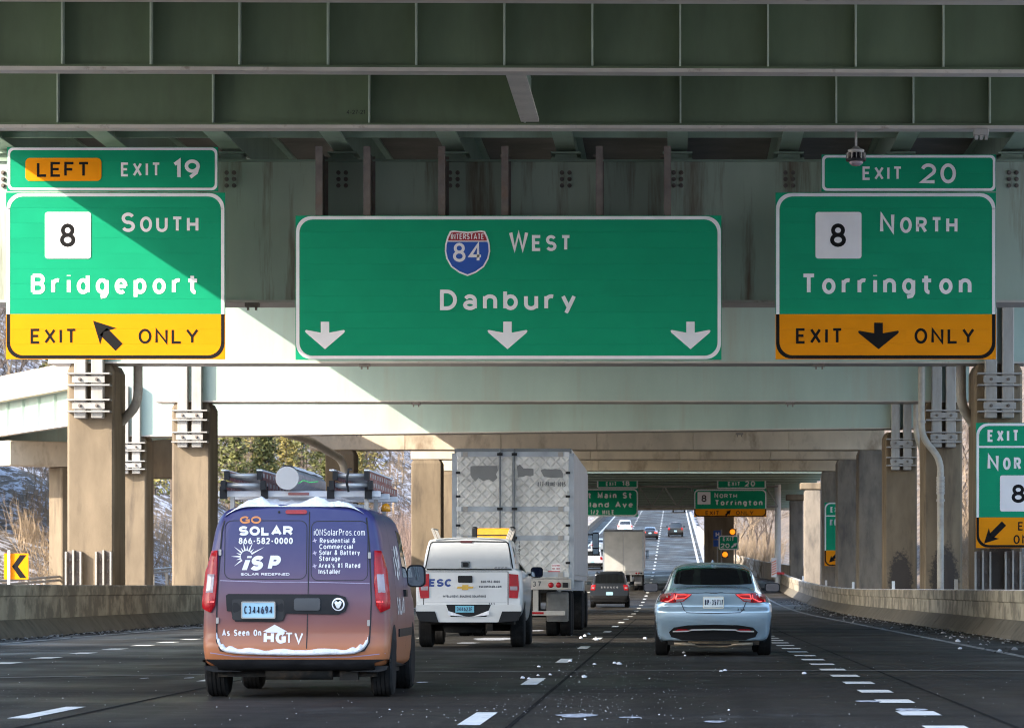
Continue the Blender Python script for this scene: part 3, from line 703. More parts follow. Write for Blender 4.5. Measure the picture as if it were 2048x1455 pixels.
# ------------------------------------------------------------------ flyover ramp that leaves to the left
rx0, ry0, rx1, ry1 = -19.6, 142.5, -62.0, 236.0
dirv = Vector((rx1-rx0, ry1-ry0, 0)); LEN = dirv.length; ang = math.atan2(dirv.y, dirv.x)
ramp = thing('flyover_ramp', 'sunlit cream flyover ramp with green girder curving off to the left', 'ramp', (rx0, ry0, 0), rz=ang)
wl = 9.0
MB().box(0, LEN, 0.25, 0.55, 9.55, 10.2).build('parapet', conc_lt, ramp)          # near side faces the viewer at local +y
MB().box(0, LEN, 0.22, 0.62, 9.12, 9.55).build('curb', conc_lt, ramp)
MB().box(0, LEN, -wl, 0.2, 9.2, 9.5).build('deck_slab', conc_lt, ramp)
gw = MB().box(0, LEN, 0.0, 0.03, 7.75, 9.19).build('girder_web', steel_cap, ramp)
MB().box(0, LEN, -0.15, 0.2, 7.69, 7.745).build('girder_flange', steel_edge, ramp)
sm = MB().box(-0.02, 0.02, 0.034, 0.17, 7.75, 9.1).mesh(steel_cap, 'stiffener')
for k in range(int(LEN/2.6)): link('stiffener', sm, gw, (1.3+2.6*k, 0, 0))
MB().box(0, LEN, -wl+1.2, -wl+1.25, 7.75, 9.19).build('girder_web', steel_cap, ramp)
pier = thing('hammerhead_pier', 'concrete hammerhead pier with sunlit end under the flyover ramp', 'bridge pier', (PX(20,163), 163, 0), rz=R(40))
MB().bbox(0, 7.0, 0, 1.2, PZ(930,163), PZ(880,163), 0.03).build('pier_cap', conc_lt, pier)
MB().bbox(2.6, 4.2, 0.05, 1.1, 0, PZ(930,163)-0.004, 0.05).build('column', conc, pier)
pier = thing('hammerhead_pier', 'shaded concrete pier head seen between the two left columns', 'bridge pier', (PX(318,172), 172, 0))
MB().bbox(-2.4, 2.2, 0, 1.4, PZ(955,172), PZ(878,172), 0.03).build('pier_cap', conc, pier)
MB().bbox(-1.5, -0.55, 0.1, 1.3, 0, PZ(955,172)-0.004, 0.05).build('column', conc, pier)
# guard rail of the ramp at ground level
rail = thing('guardrail', 'sunlit steel guardrail behind the left barrier beside the bushes', 'guardrail', (PX(-60,152), 152, 0))
p0 = Vector((PX(-60,152),152,PZ(1166,152))); p1 = Vector((PX(460,196),196,PZ(1126,196)))
m = MB(); dv = p1-p0
for dz in (0.0, -0.16):
    a = Vector((0,0,p0.z+dz)); m.tube([a, a+dv], 0.055, 6)
m.box(-0.01,0.01,0,0.01,p0.z-0.2,p0.z+0.04)
m.build('rail_beam', galv, rail)
pm = MB().box(-0.06,0.06,0.06,0.2,-1.2,0.05).mesh(galv,'rail_post')
for k in range(18): link('rail_post', pm, rail, tuple(dv*(k/17)+Vector((0,0,p0.z))))

# ------------------------------------------------------------------ far stringer overpass
far = thing('steel_overpass', 'dark green stringer overpass far ahead above the small gantry signs', 'overpass', (0, 226, 0))
for k in range(16):
    y = 1.5+5.4*k; zb = 8.02 if k < 5 else 7.65
    xr_ = 9.6
    w = MB().box(-13, xr_, y, y+0.03, zb+0.05, 9.1).build('girder_web', steel, far)
    MB().box(-13, xr_, y-0.2, y+0.2, zb, zb+0.045).build('bottom_flange', stiff_m, w)
MB().box(-13, xr_+0.5, 0, 84, 9.12, 9.5).build('deck_slab', deck_m, far)
MB().box(-13, xr_+0.5, -0.3, -0.004, 9.1, 10.4).build('parapet', conc_lt, far)
MB().box(-13, xr_+0.5, 84.004, 84.4, 7.5, 10.4).build('parapet', conc_lt, far)
for dd, x, w, lab in ((226,8.45,1.0,'stained column right behind the far gantry sign'),(254,8.4,0.9,'narrow shaded column by the white gantry pole'),(302,3.75,2.4,'broad concrete pier beside the small exit 20 sign'),(302,-13.5,2.4,'broad concrete pier left of the far road')):
    o = thing('bridge_column', lab, 'bridge pier', (x, dd, grade(dd)-0.3))
    MB().bbox(-w/2, w/2, 0, 1.2, 0, 7.3-grade(dd), 0.05).build('shaft', conc_dk if dd < 300 else conc, o)
    MB().bbox(-w/2-0.25, w/2+0.25, -0.1, 1.3, 7.3-grade(dd)+0.004, 7.7-grade(dd), 0.04).build('column_head', conc, o)
rw = thing('retaining_wall', 'pale curved ramp parapet at far right beyond the barrier end', 'wall', (10.4, 262, 0))
pts = [(0.4,0),(0.0,10),(-1.6,24),(-3.4,42),(-5.2,70),(-6.6,120),(-7.4,200)]
for i in range(len(pts)-1):
    (a,b_),(c,e) = pts[i],pts[i+1]; z0 = grade(262+b_); z1 = grade(262+e)
    q = MB(); q.add([(a,b_,z0-0.3),(c,e,z1-0.3),(c+0.3,e,z1-0.3),(a+0.3,b_,z0-0.3),(a,b_,z0+1.1),(c,e,z1+1.1),(c+0.3,e,z1+1.1),(a+0.3,b_,z0+1.1)], [(0,3,2,1),(4,5,6,7),(0,1,5,4),(1,2,6,5),(2,3,7,6),(3,0,4,7)])
    q.build('wall_panel', conc_lt, rw)
fb = barrier('concrete_barrier', 'far median barrier climbing the hill left of the traffic', -10.3, 1, 305, 720, 1.0, 12)
# snow bank beside the far lane
m = MB(); sx = []
for k in range(60):
    y = 290+6*k; w = 0.9+0.5*math.sin(k*1.7); w *= 0.5; m.v += [(2.85,y,grade(y)+0.01),(3.0+w*0.4,y,grade(y)+0.16+0.08*math.sin(k*2.3)),(3.05+w,y,grade(y)+0.01)]
m.f = [(3*i+j,3*i+j+1,3*i+j+4,3*i+j+3) for i in range(59) for j in range(2)]
stuff(tag(m.build('snow_bank', snow_dirty, smooth=True), 'ploughed snow bank along the far right shoulder', 'snow'))

# ------------------------------------------------------------------ signs
def arrow_down(cx, zt, zb, w):
    h = zt-zb; s = w*0.105
    return [[(cx-s,zt),(cx+s,zt),(cx+s,zb+h*0.60),(cx-s,zb+h*0.60)], [(cx-s,zb+h*0.60),(cx,zb+h*0.52),(cx+s,zb+h*0.60)],
            [(cx,zb),(cx+w/2-0.02*w,zb+h*0.60),(cx+w/2,zb+h*0.67),(cx+w/2-0.03*w,zb+h*0.70),(cx+s,zb+h*0.60),(cx,zb+h*0.52)],
            [(cx,zb),(cx,zb+h*0.52),(cx-s,zb+h*0.60),(cx-w/2+0.03*w,zb+h*0.70),(cx-w/2,zb+h*0.67),(cx-w/2+0.02*w,zb+h*0.60)]]
def arrow_diag(x0, z0, x1, z1, wh, ws):
    a = Vector((x0,z0)); b_ = Vector((x1,z1)); t = (b_-a).normalized(); n = Vector((-t.y,t.x)); L_ = (b_-a).length
    h = wh*0.95
    c = b_-t*h
    f = lambda v: (v.x, v.y)
    return [[f(a+n*ws/2), f(a-n*ws/2), f(c+t*h*0.32-n*ws/2), f(c+t*h*0.32+n*ws/2)], [f(b_), f(c+n*wh/2), f(c+t*h*0.30)], [f(b_), f(c+t*h*0.30), f(c-n*wh/2)]]
def letters(polys, y, mat, parent):
    for c in sorted(set(p.c for p in polys)): lettering('letter', [p for p in polys if p.c == c], y, mat, parent)
def panel_sign(name, label, d, boxes, legends, group=None, plank=0.305, posts=None, thick=0.05, cat='road sign', face_y=None):
    """boxes: (x0,y0,x1,y1, kind) in photo pixels; kind 'green', 'yellow', 'greenyellow:<y split>'; legends: (kind, ...) all in photo pixels"""
    xa = min(b_[0] for b_ in boxes); xb = max(b_[2] for b_ in boxes); yb = max(b_[3] for b_ in boxes)
    ox, oz = PX((xa+xb)/2, d), PZ(yb, d)
    root = thing(name, label, cat, (ox, d, oz), group)
    lx = lambda p: PX(p, d)-ox
    lz = lambda p: PZ(p, d)-oz
    for (x0,y0,x1,y1,kind) in boxes:
        zt, zb = lz(y0), lz(y1); a, b_ = lx(x0), lx(x1)
        split = lz(float(kind.split(':')[1])) if ':' in kind else None
        zones = [(zb, zt, green_s if kind.startswith('green') else yellow_s)] if split is None else [(split, zt, green_s), (zb, split, yellow_s)]
        for z0, z1, mt in zones:
            n = max(1, round((z1-z0)/plank))
            for k in range(n):
                p0 = z0+(z1-z0)*k/n; p1 = z0+(z1-z0)*(k+1)/n
                MB().bbox(a, b_, 0, thick, p0+0.0003, p1-0.0003, 0.0014).build('sign_plank', mt, root)
        rr = min(0.30, (zt-zb)*0.16) if (zt-zb) > 1.2 else (zt-zb)*0.13
        bw = 0.065 if (zt-zb) > 1.2 else 0.05
        if d > 200: bw = 0.07
        o = rrect(a+0.012, b_-0.012, zb+0.012, zt-0.012, rr, 8); i = rrect(a+0.012+bw, b_-0.012-bw, zb+0.012+bw, zt-0.012-bw, max(0.02, rr-bw*0.6), 8)
        fr = frame2d(o, i)
        if split is None: lettering('border', fr, -0.004, white_s if kind.startswith('green') else black_s, root)
        else:
            top = []; bot = []
            for q in fr:
                mz = sum(p[1] for p in q)/4
                if abs(q[0][1]-q[1][1]) > rr*1.2:      # the long straight sides are cut at the colour change
                    xs_ = sorted(set(p[0] for p in q)); zs_ = [p[1] for p in q]
                    top.append([(xs_[0],split),(xs_[-1],split),(xs_[-1],max(zs_)),(xs_[0],max(zs_))]); bot.append([(xs_[0],min(zs_)),(xs_[-1],min(zs_)),(xs_[-1],split),(xs_[0],split)])
                elif mz > split: top.append(q)
                else: bot.append(q)
            lettering('border', top, -0.004, white_s, root); lettering('border', bot, -0.004, black_s, root)
        # stiffening posts behind
        for q in ((0.18, 0.82) if not posts else posts):
            xx = a+(b_-a)*q; MB().box(xx-0.04, xx+0.04, thick+0.003, thick+0.12, zb+0.02, zt-0.02).build('sign_rail', alu, root)
    for L_ in legends:
        k = L_[0]
        if k == 'text':
            _, s, x0, x1, yt, ybm, mt, wt = L_
            letters(text2d(s, lx(x0), lz(ybm), lz(yt)-lz(ybm), lx(x1)-lx(x0), wt, fit=0.30 if s[-1].islower() else 0.26), -0.005, mt, root)
        elif k == 'patch':
            _, x0, y0, x1, y1, mt = L_
            p = MB(); q = rrect(lx(x0), lx(x1), lz(y1), lz(y0), (lx(x1)-lx(x0))*0.06, 5); p.prism_xz(q, -0.012, -0.002); o = p.build('route_shield' if mt is white_s else 'plaque', mt, root)
        elif k == 'num':
            _, s, x0, x1, yt, ybm, mt, wt = L_
            sx = (lx(x1)-lx(x0))/(lz(yt)-lz(ybm)); nat = sum(GL[c][0]*(1-wt)+wt for c in s)+0.2*(len(s)-1)
            letters(text2d(s, lx(x0), lz(ybm), lz(yt)-lz(ybm), None, wt, 0.2, max(0.5,(sx-0.2*(len(s)-1)-wt*len(s))/max(0.05,(nat-0.2*(len(s)-1)-wt*len(s))))), -0.015, mt, root)
        elif k == 'down':
            _, cx, y0, y1, w, mt = L_; lettering('arrow', arrow_down(lx(cx), lz(y0), lz(y1), w*d/F), -0.005, mt, root)
        elif k == 'diag':
            _, x0, y0, x1, y1, wh, ws, mt = L_; lettering('arrow', arrow_diag(lx(x0), lz(y0), lx(x1), lz(y1), wh*d/F, ws*d/F), -0.005, mt, root)
        elif k == 'line':
            _, x0, x1, y0, y1, mt = L_; lettering('divider', [[(lx(x0),lz(y1)),(lx(x1),lz(y1)),(lx(x1),lz(y0)),(lx(x0),lz(y0))]], -0.005, mt, root)
        elif k == 'shield84':
            _, x0, y0, x1, y1 = L_
            cx = (lx(x0)+lx(x1))/2; w = lx(x1)-lx(x0); zt = lz(y0); h = zt-lz(y1)
            def shape(s, top=1.0):
                pr = [(0,1.0-0.03),(0.16,0.985),(0.30,1.0),(0.38,0.985),(0.44,0.86),(0.485,0.70),(0.495,0.55),(0.46,0.38),(0.36,0.20),(0.18,0.07),(0,0.0)]
                cz = 0.52
                return [(cx+x*w*s, zt-h+h*(cz+(z-cz)*s)) for x, z in pr] + [(cx-x*w*s, zt-h+h*(cz+(z-cz)*s)) for x, z in pr[-2:0:-1]]
            sh = MB().prism_xz(shape(1.0), -0.012, -0.002).build('route_shield', white_s, root)
            s2 = shape(0.93); zs = zt-h+h*0.775
            up = [p for p in s2 if p[1] >= zs]; lo = [p for p in s2 if p[1] < zs]
            # order the two halves around
            def clip(poly, keep):
                out = []
                for i in range(len(poly)):
                    a, b_ = poly[i], poly[(i+1)%len(poly)]; ia, ib = keep(a), keep(b_)
                    if ia: out.append(a)
                    if ia != ib:
                        t = (zs-a[1])/(b_[1]-a[1]); out.append((a[0]+(b_[0]-a[0])*t, zs))
                return out
            flat(MB(), [clip(s2, lambda p: p[1] >= zs+0.0)], -0.0145).build('shield_top', red_s, sh)
            lw = h*0.022; zs -= lw
            flat(MB(), [clip(s2, lambda p: p[1] <= zs)], -0.0145).build('shield_field', blue_s, sh)
            letters(text2d('INTERSTATE', cx-w*0.36, zt-h*0.195, h*0.125, w*0.72, 0.15), -0.017, white_s, sh)
            letters(text2d('84', cx-w*0.315, zt-h*0.69, h*0.42, w*0.64, 0.15), -0.017, white_s, sh)
    return root
W, K = white_s, black_s
D1 = 73.7
left_sign = panel_sign('overhead_sign', 'exit 19 sign reading south Bridgeport with yellow left plaque', D1,
  [(12,385,450,718,'green:628'), (14,294,436,382,'green')],
  [('patch',51,316,203,362,yellow_s), ('num','LEFT',74,179,324,354,K,0.17), ('text','EXIT',242,321,325,353,W,0.17), ('num','19',346,400,319,358,W,0.18),
   ('patch',90,424,182,517,W), ('num','8',120,151,447,494,K,0.17), ('text','S',243,272,425,464,W,0.17), ('text','OUTH',280,397,433,464,W,0.19),
   ('text','Bridgeport',62,398,547,588,W,0.185), ('text','EXIT',61,153,657,687,K,0.16), ('text','ONLY',277,397,657,687,K,0.16), ('diag',238,694,186,641,46,20,K)])
mid_sign = panel_sign('overhead_sign', 'wide green sign reading west Danbury with three down arrows', D1,
  [(591,431,1443,719,'green')],
  [('shield84',889,461,981,552), ('text','W',1018,1058,462,502,W,0.17), ('text','EST',1064,1142,470,502,W,0.19), ('text','Danbury',880,1152,579,620,W,0.185)]
  + [('down',cx,643,698,80,W) for cx in (650,1015,1381)], posts=(0.05,0.2,0.35,0.5,0.65,0.8,0.95))
right_sign = panel_sign('overhead_sign', 'large overhead exit 20 sign reading north Torrington with black down arrow', D1,
  [(1551,385,1992,718,'green:628'), (1643,309,1992,383,'green')],
  [('text','EXIT',1725,1804,333,360,W,0.17), ('num','20',1841,1912,327,367,W,0.17), ('patch',1631,424,1723,517,W), ('num','8',1660,1692,447,494,K,0.17),
   ('text','N',1760,1793,426,466,W,0.17), ('text','ORTH',1800,1915,434,466,W,0.19), ('text','Torrington',1603,1943,547,588,W,0.185),
   ('text','EXIT',1592,1685,656,687,K,0.17), ('text','ONLY',1829,1949,656,687,K,0.17), ('down',1757,645,698,82,K)])
D2 = 96.6
col_sign = panel_sign('column_sign', 'tall exit sign on the right column cut by the frame edge', D2,
  [(1952,845,2100,1095,'green:1034')],
  [('text','EXIT',1975,2038,859,883,W,0.20), ('num','20',2056,2086,857,883,W,0.18), ('line',1956,2096,891,895,W), ('text','N',1975,2000,908,939,W,0.19), ('text','ORTH',2006,2084,914,939,W,0.2),
   ('patch',2000,950,2072,1022,W), ('num','8',2023,2050,968,1005,K,0.18), ('diag',2008,1046,1968,1086,30,12,K), ('text','EXIT',2036,2086,1043,1060,K,0.16), ('text','ONLY',2027,2088,1069,1087,K,0.16)])
# gap between the sign and its column is bridged by rails
D3 = 197.5
panel_sign('column_sign', 'narrow far exit sign on a column, half hidden behind the next column', D3,
  [(1649,1004,1700,1131,'green:1100')],
  [('text','EXIT',1661,1688,1013,1024,W,0.2), ('line',1651,1698,1030,1032,W), ('text','NORTH',1660,1694,1037,1051,W,0.2), ('patch',1674,1058,1696,1092,W), ('num','8',1680,1690,1066,1084,K,0.2), ('diag',1676,1106,1658,1124,14,6,K)])
D4 = 247.0
panel_sign('gantry_sign', 'small far overhead sign reading north Torrington with yellow exit only strip', D4,
  [(1388,978,1533,1033,'green:1017'), (1434,958,1532,977,'green')],
  [('patch',1395,983,1421,1008,W), ('num','8',1403,1413,989,1003,K,0.17), ('text','N',1429,1437,985,995,W,0.18), ('text','ORTH',1439,1474,987,995,W,0.2), ('text','Torrington',1430,1525,999,1010,W,0.22),
   ('text','EXIT',1411,1438,1021,1029,K,0.17), ('text','ONLY',1472,1507,1021,1029,K,0.17), ('diag',1451,1030,1462,1019,11,4,K), ('text','EXIT',1456,1480,963,971,W,0.2), ('text','20',1490,1510,961,972,W,0.2)])
panel_sign('gantry_sign', 'far overhead sign reading West Main St and Highland Ave partly behind the trailer', D4,
  [(1118,977,1276,1032,'green'), (1194,958,1276,976,'green')],
  [('text','West Main St',1140,1264,984,996,W,0.22), ('text','Highland Ave',1136,1266,1003,1014,W,0.22), ('text','1/2 MILE',1181,1228,1019,1028,W,0.2), ('text','EXIT',1212,1233,963,971,W,0.2), ('text','18',1244,1259,961,971,W,0.2)])
# gantry truss behind the far signs
gant = thing('sign_gantry', 'grey truss sign gantry on a white pole far ahead', 'gantry', (PX(1555,D4+0.6), D4+0.6, grade(D4)))
gx = lambda p: PX(p, D4+0.6)-PX(1555, D4+0.6)
gz = lambda p: PZ(p, D4+0.6)-grade(D4)
m = MB(); a, b_ = gx(900), gx(1556)
for z in (gz(972), gz(1012)): m.tube([(a,0,z),(b_,0,z)], 0.06, 6); m.tube([(a,1.0,z),(b_,1.0,z)], 0.06, 6)
m.build('chord', galv, gant)
n = 26
for k in range(n):
    x0 = a+(b_-a)*k/n; x1 = a+(b_-a)*(k+1)/n; q = MB()
    q.tube([(x0,0,gz(972) if k%2 else gz(1012)),(x1,0,gz(1012) if k%2 else gz(972))], 0.035, 5); q.build('brace', galv, gant)
pole_m = M('white_pole', (0.62, 0.60, 0.56), 0.5, var=0.08, scale=3)
MB().tube([(gx(1556),0.5,-0.1),(gx(1556),0.5,gz(968))], 0.21, 12).build('pole', pole_m, gant, smooth=True, angle=50)
bs = MB().box(gx(1556)-0.42, gx(1556)+0.42, -0.02, 0.9, 1.05, 1.2); bs.build('red_base', M('red_marker', (0.55,0.03,0.03), 0.5, var=0.1), gant)
st = MB(); 
for k in range(6): st.add([(gx(1548)-0.15,-0.1,gz(1150)+k*0.16),(gx(1548)+0.15,-0.1,gz(1150)+k*0.16+0.14),(gx(1548)+0.15,-0.1,gz(1150)+k*0.16+0.22),(gx(1548)-0.15,-0.1,gz(1150)+k*0.16+0.08)],[(0,1,2,3)])
mk = MB().box(gx(1548)-0.17, gx(1548)+0.17, -0.08, -0.05, gz(1153), gz(1115)).build('striped_marker', white_s, gant); st.build('marker_stripe', M('marker_orange', (0.75,0.2,0.08), 0.5, var=0), mk)
# exit 20 gore sign with amber beacons, blue hospital sign
D5 = 262.0
gore = panel_sign('gore_sign', 'small green exit 20 gore sign with amber beacons above and below', D5, [(1437,1070,1477,1099,'green')],
  [('text','EXIT',1446,1468,1073,1081,W,0.17), ('num','20',1441,1459,1086,1095,W,0.17), ('diag',1463,1094,1474,1085,8,3,W)])
gb = gore.location
for px, py in ((1465,1063),(1450,1108)):
    m = MB().lathe([(-0.12,0.05),(-0.10,0.15),(-0.02,0.19),(0.05,0.19)], 14, 'y', (PX(px,D5)-gb.x, -0.06, PZ(py,D5)-gb.z)); m.build('lit_beacon', amber_lit, gore, smooth=True, angle=60)
    MB().box(PX(px,D5)-gb.x-0.22, PX(px,D5)-gb.x+0.22, 0.0, 0.04, PZ(py,D5)-gb.z-0.22, PZ(py,D5)-gb.z+0.22).build('beacon_back', black_pl, gore)
for px in (1443, 1471): MB().box(PX(px,D5)-gb.x-0.05, PX(px,D5)-gb.x+0.05, 0.06, 0.14, grade(D5)-gb.z-0.2, PZ(1058,D5)-gb.z).build('sign_post', galv, gore)
D6 = 268.0
hs = thing('hospital_sign', 'small blue hospital sign behind the exit 20 gore sign', 'road sign', (PX(1435,D6), D6, grade(D6)-0.1))
hz = lambda p: PZ(p, D6)-grade(D6)+0.1
MB().bbox(-0.30, 0.32, 0, 0.03, hz(1077), hz(1060), 0.004).build('panel', blue_s, hs); MB().bbox(-0.30, 0.32, 0, 0.03, hz(1092), hz(1079), 0.004).build('panel', blue_s, hs)
lettering('legend', text2d('H', -0.13, hz(1073), hz(1063)-hz(1073), 0.3, 0.2), -0.004, W, hs)
MB().box(-0.04, 0.04, 0.034, 0.09, 0, hz(1061)).build('sign_post', galv, hs)
# chevron sign at left
D7 = 128.0
ch = thing('chevron_sign', 'yellow square sign with a black chevron pointing left behind the left barrier', 'road sign', (PX(32,D7), D7, 0.0))
cz = lambda p: PZ(p, D7); cxx = lambda p: PX(p, D7)-PX(32, D7)
MB().bbox(cxx(8), cxx(57), 0, 0.02, cz(1158), cz(1106), 0.004).build('panel', yellow_s, ch)
c = cxx(24), (cz(1158)+cz(1106))/2
top, bot = cz(1109), cz(1155)
lettering('chevron', [[(c[0],c[1]),(cxx(40),top),(cxx(53),top),(cxx(36),c[1])],[(c[0],c[1]),(cxx(36),c[1]),(cxx(53),bot),(cxx(40),bot)]], -0.004, K, ch)
MB().box(cxx(16), cxx(21), -0.11, -0.05, -0.2, cz(1100)).build('sign_post', white_s, ch)

# ------------------------------------------------------------------ pendant lamp under the second girder
dl = 62.0; zl = PZ(330, dl)
lamp = thing('pendant_lamp', 'unlit industrial pendant lamp hanging in front of the exit 20 panel', 'lamp', (PX(1712,dl), dl, zl))
MB().tube([(0,0,0.28),(0,0,PZ(262,dl)-zl)], 0.022, 8).build('stem', galv, lamp, smooth=True)
MB().lathe([(0.20,0.05),(0.205,0.13),(0.25,0.14),(0.27,0.08),(0.30,0.045)], 16, 'z').build('cap', galv, lamp, smooth=True, angle=40)
MB().lathe([(0.06,0.10),(0.065,0.165),(0.10,0.17),(0.13,0.12),(0.20,0.115)], 16, 'z').build('housing', black_pl, lamp, smooth=True, angle=40)
MB().lathe([(-0.02,0.02),(-0.01,0.07),(0.02,0.11),(0.06,0.125)], 16, 'z').build('lens', lens_white, lamp, smooth=True)
fm = MB().box(0.115,0.165,-0.008,0.008,0.10,0.20).mesh(galv,'fin')
for k in range(12): o = link('fin', fm, lamp); o.rotation_euler.z = k*math.pi/6
jb = thing('junction_box', 'small grey clamp box fixed under the girder at far right', 'junction box', (PX(1962,61.9), 61.9, PZ(278,61.9)))
MB().bbox(-0.12,0.12,-0.1,0.1,0.05,0.17,0.01).build('box', galv, jb)
for k in (-0.08,0.0,0.08): MB().box(k-0.025,k+0.025,-0.09,0.0,-0.02,0.05).build('clip', galv, jb)

# ------------------------------------------------------------------ vehicle bodies: lofted shells with details laid on the surface
def crom(P, n):
    out = []; m = len(P)
    for i in range(m-1):
        p0, p1, p2, p3 = P[max(0,i-1)], P[i], P[i+1], P[min(m-1,i+2)]
        for k in range(n):
            t = k/n
            out.append(tuple(0.5*((2*b)+(-a+c)*t+(2*a-5*b+4*c-d)*t*t+(-a+3*b-3*c+d)*t**3) for a,b,c,d in zip(p0,p1,p2,p3)))
    out.append(tuple(P[-1])); return out
class Body:
    def __init__(s, profile, stations, belt, rear=lambda z: 0.0, bow=0.05, n=4, sub=3, cols=14):
        zmax = max(p[1] for p in profile); zmin = min(p[1] for p in profile); W_ = max(p[0] for p in profile)
        prof = crom([tuple(p) for p in profile], n); prof = [(max(0.0,x), z) for x, z in prof]; prof[0] = (0.0, prof[0][1]); prof[-1] = (0.0, prof[-1][1])
        st = []
        for i in range(len(stations)-1):
            a, b_ = stations[i], stations[i+1]; k = sub if (b_[0]-a[0]) > 0.12 else 1
            for j in range(k):
                t = j/k; st.append(tuple(u+(w-u)*t for u, w in zip(a, b_)))
        st.append(stations[-1])
        def deform(x, y, z):
            k = 1-sstep(0.0, 0.9, y)
            return (x, y + (rear(z) + bow*(x/W_)**2)*k, z)
        np_ = len(prof); V = []; Fc = []
        for (y, sx, zt, zb) in st:
            half = []
            for x, z in prof:
                zz = belt+(z-belt)*(zt-belt)/(zmax-belt) if z > belt else belt-(belt-z)*(belt-zb)/(belt-zmin)
                half.append((x*sx, zz))
            ring = half + [(-x, z) for x, z in half[-2:0:-1]]
            V += [deform(x, y, z) for x, z in ring]
        R_ = 2*np_-2; ns = len(st)
        for j in range(ns-1):
            for k in range(R_): Fc.append((j*R_+k, j*R_+(k+1)%R_, (j+1)*R_+(k+1)%R_, (j+1)*R_+k))
        for (j, flip) in ((0, 1), (ns-1, 0)):
            y = st[j][0]; half = [(V[j*R_+i][0], V[j*R_+i][2]) for i in range(np_)]
            grid = []
            for i in range(np_):
                row = []
                for c in range(cols+1):
                    u = -1+2*c/cols; x, z = half[i]
                    if c == cols: row.append(j*R_+i)
                    elif c == 0: row.append(j*R_+(R_-i) % R_ if 0 < i < np_-1 else j*R_+i)
                    elif i in (0, np_-1): row.append(j*R_+i)
                    else:
                        V.append(deform(x*u, y, z) if flip else (x*u, y, z)); row.append(len(V)-1)
                grid.append(row)
            for i in range(np_-1):
                for c in range(cols):
                    q = [grid[i][c], grid[i][c+1], grid[i+1][c+1], grid[i+1][c]]; q2 = []
                    for a in q:
                        if a not in q2: q2.append(a)
                    if len(q2) > 2: Fc.append(tuple(q2))
        s.mb = MB(); s.mb.v = V; s.mb.f = Fc
        s.bvh = BVHTree.FromPolygons([Vector(v) for v in V], Fc)
        s.half_w = W_
    def build(s, name, mat, parent): return s.mb.build(name, mat, parent, smooth=True, angle=38)
    def hit(s, a, b_, side, off):
        if side:
            h = s.bvh.ray_cast(Vector((side*6, a, b_)), Vector((-side,0,0)))
        else: h = s.bvh.ray_cast(Vector((a, -6, b_)), Vector((0,1,0)))
        if h[0] is None: return Vector((s.x_at(a,b_,side)+side*off, a, b_)) if side else Vector((a, s.y_at(a,b_)-off, b_))
        n = h[1] if (h[1].x*side > 0 if side else h[1].y < 0) else -h[1]
        return h[0] + n*off
    def y_at(s, x, z, fb=0.0):
        h = s.bvh.ray_cast(Vector((x, -6, z)), Vector((0,1,0)))
        if h[0] is None:
            for e in (0.96, 0.92, 0.86):
                h = s.bvh.ray_cast(Vector((x*e, -6, z*0.5+0.5*(z*e if z > 1 else z))), Vector((0,1,0)))
                if h[0] is not None: return h[0].y
            return fb
        return h[0].y
    def x_at(s, y, z, side, fb=0.9):
        h = s.bvh.ray_cast(Vector((side*6, y, z)), Vector((-side,0,0)))
        return h[0].x if h[0] is not None else side*fb
    def polys(s, name, polys, mat, parent, off=0.006, side=0):
        m = MB()
        for p in polys:
            if side: m.add([(s.x_at(a, b_, side)+side*(off+0.0009*getattr(p,'k',0)), a, b_) for a, b_ in p], [tuple(range(len(p)))])
            else: m.add([(a, s.y_at(a, b_)-off-0.0009*getattr(p,'k',0), b_) for a, b_ in p], [tuple(range(len(p)))])
        return m.build(name, mat, parent)
    def decal(s, name, poly, mat, parent, off=0.012, skirt=0.03, sub=0.10, side=0, dome=0.0):
        bm = bmesh.new()
        vs_ = [bm.verts.new((a, 0, b_)) for a, b_ in poly]; bm.faces.new(vs_)
        bmesh.ops.triangulate(bm, faces=bm.faces[:])
        for _ in range(4):
            ed = [e for e in bm.edges if e.calc_length() > sub]
            if not ed: break
            bmesh.ops.subdivide_edges(bm, edges=ed, cuts=1); bmesh.ops.triangulate(bm, faces=[f for f in bm.faces if len(f.verts) > 3])
        bd = set(v for e in bm.edges if e.is_boundary for v in e.verts)
        for v in bm.verts:
            a, b_ = v.co.x, v.co.z; k = off + (dome if v not in bd else 0)
            v.co = s.hit(a, b_, side, k)
        if skirt:
            r_ = bmesh.ops.extrude_edge_only(bm, edges=[e for e in bm.edges if e.is_boundary])
            for v in [q for q in r_['geom'] if isinstance(q, bmesh.types.BMVert)]:
                if side: v.co.x -= side*skirt
                else: v.co.y += skirt
        bmesh.ops.recalc_face_normals(bm, faces=bm.faces)
        me = bpy.data.meshes.new(name); bm.to_mesh(me); bm.free(); me.materials.append(mat)
        me.shade_smooth(); me.set_sharp_from_angle(angle=R(45))
        return link(name, me, parent)
    def seam(s, name, pts, w, mat, parent, off=0.004, side=0):
        P = []
        for i in range(len(pts)-1):
            a, b_ = Vector(pts[i]), Vector(pts[i+1]); n = max(1, int((b_-a).length/0.06))
            P += [tuple(a.lerp(b_, k/n)) for k in range(n)]
        P.append(tuple(pts[-1]))
        return s.polys(name, [[(p.x,p.y) for p in q] for q in ribbon(P, w)], mat, parent, off, side)
seam_k = M('panel_gap', (0.012,0.012,0.014), 0.7, var=0)
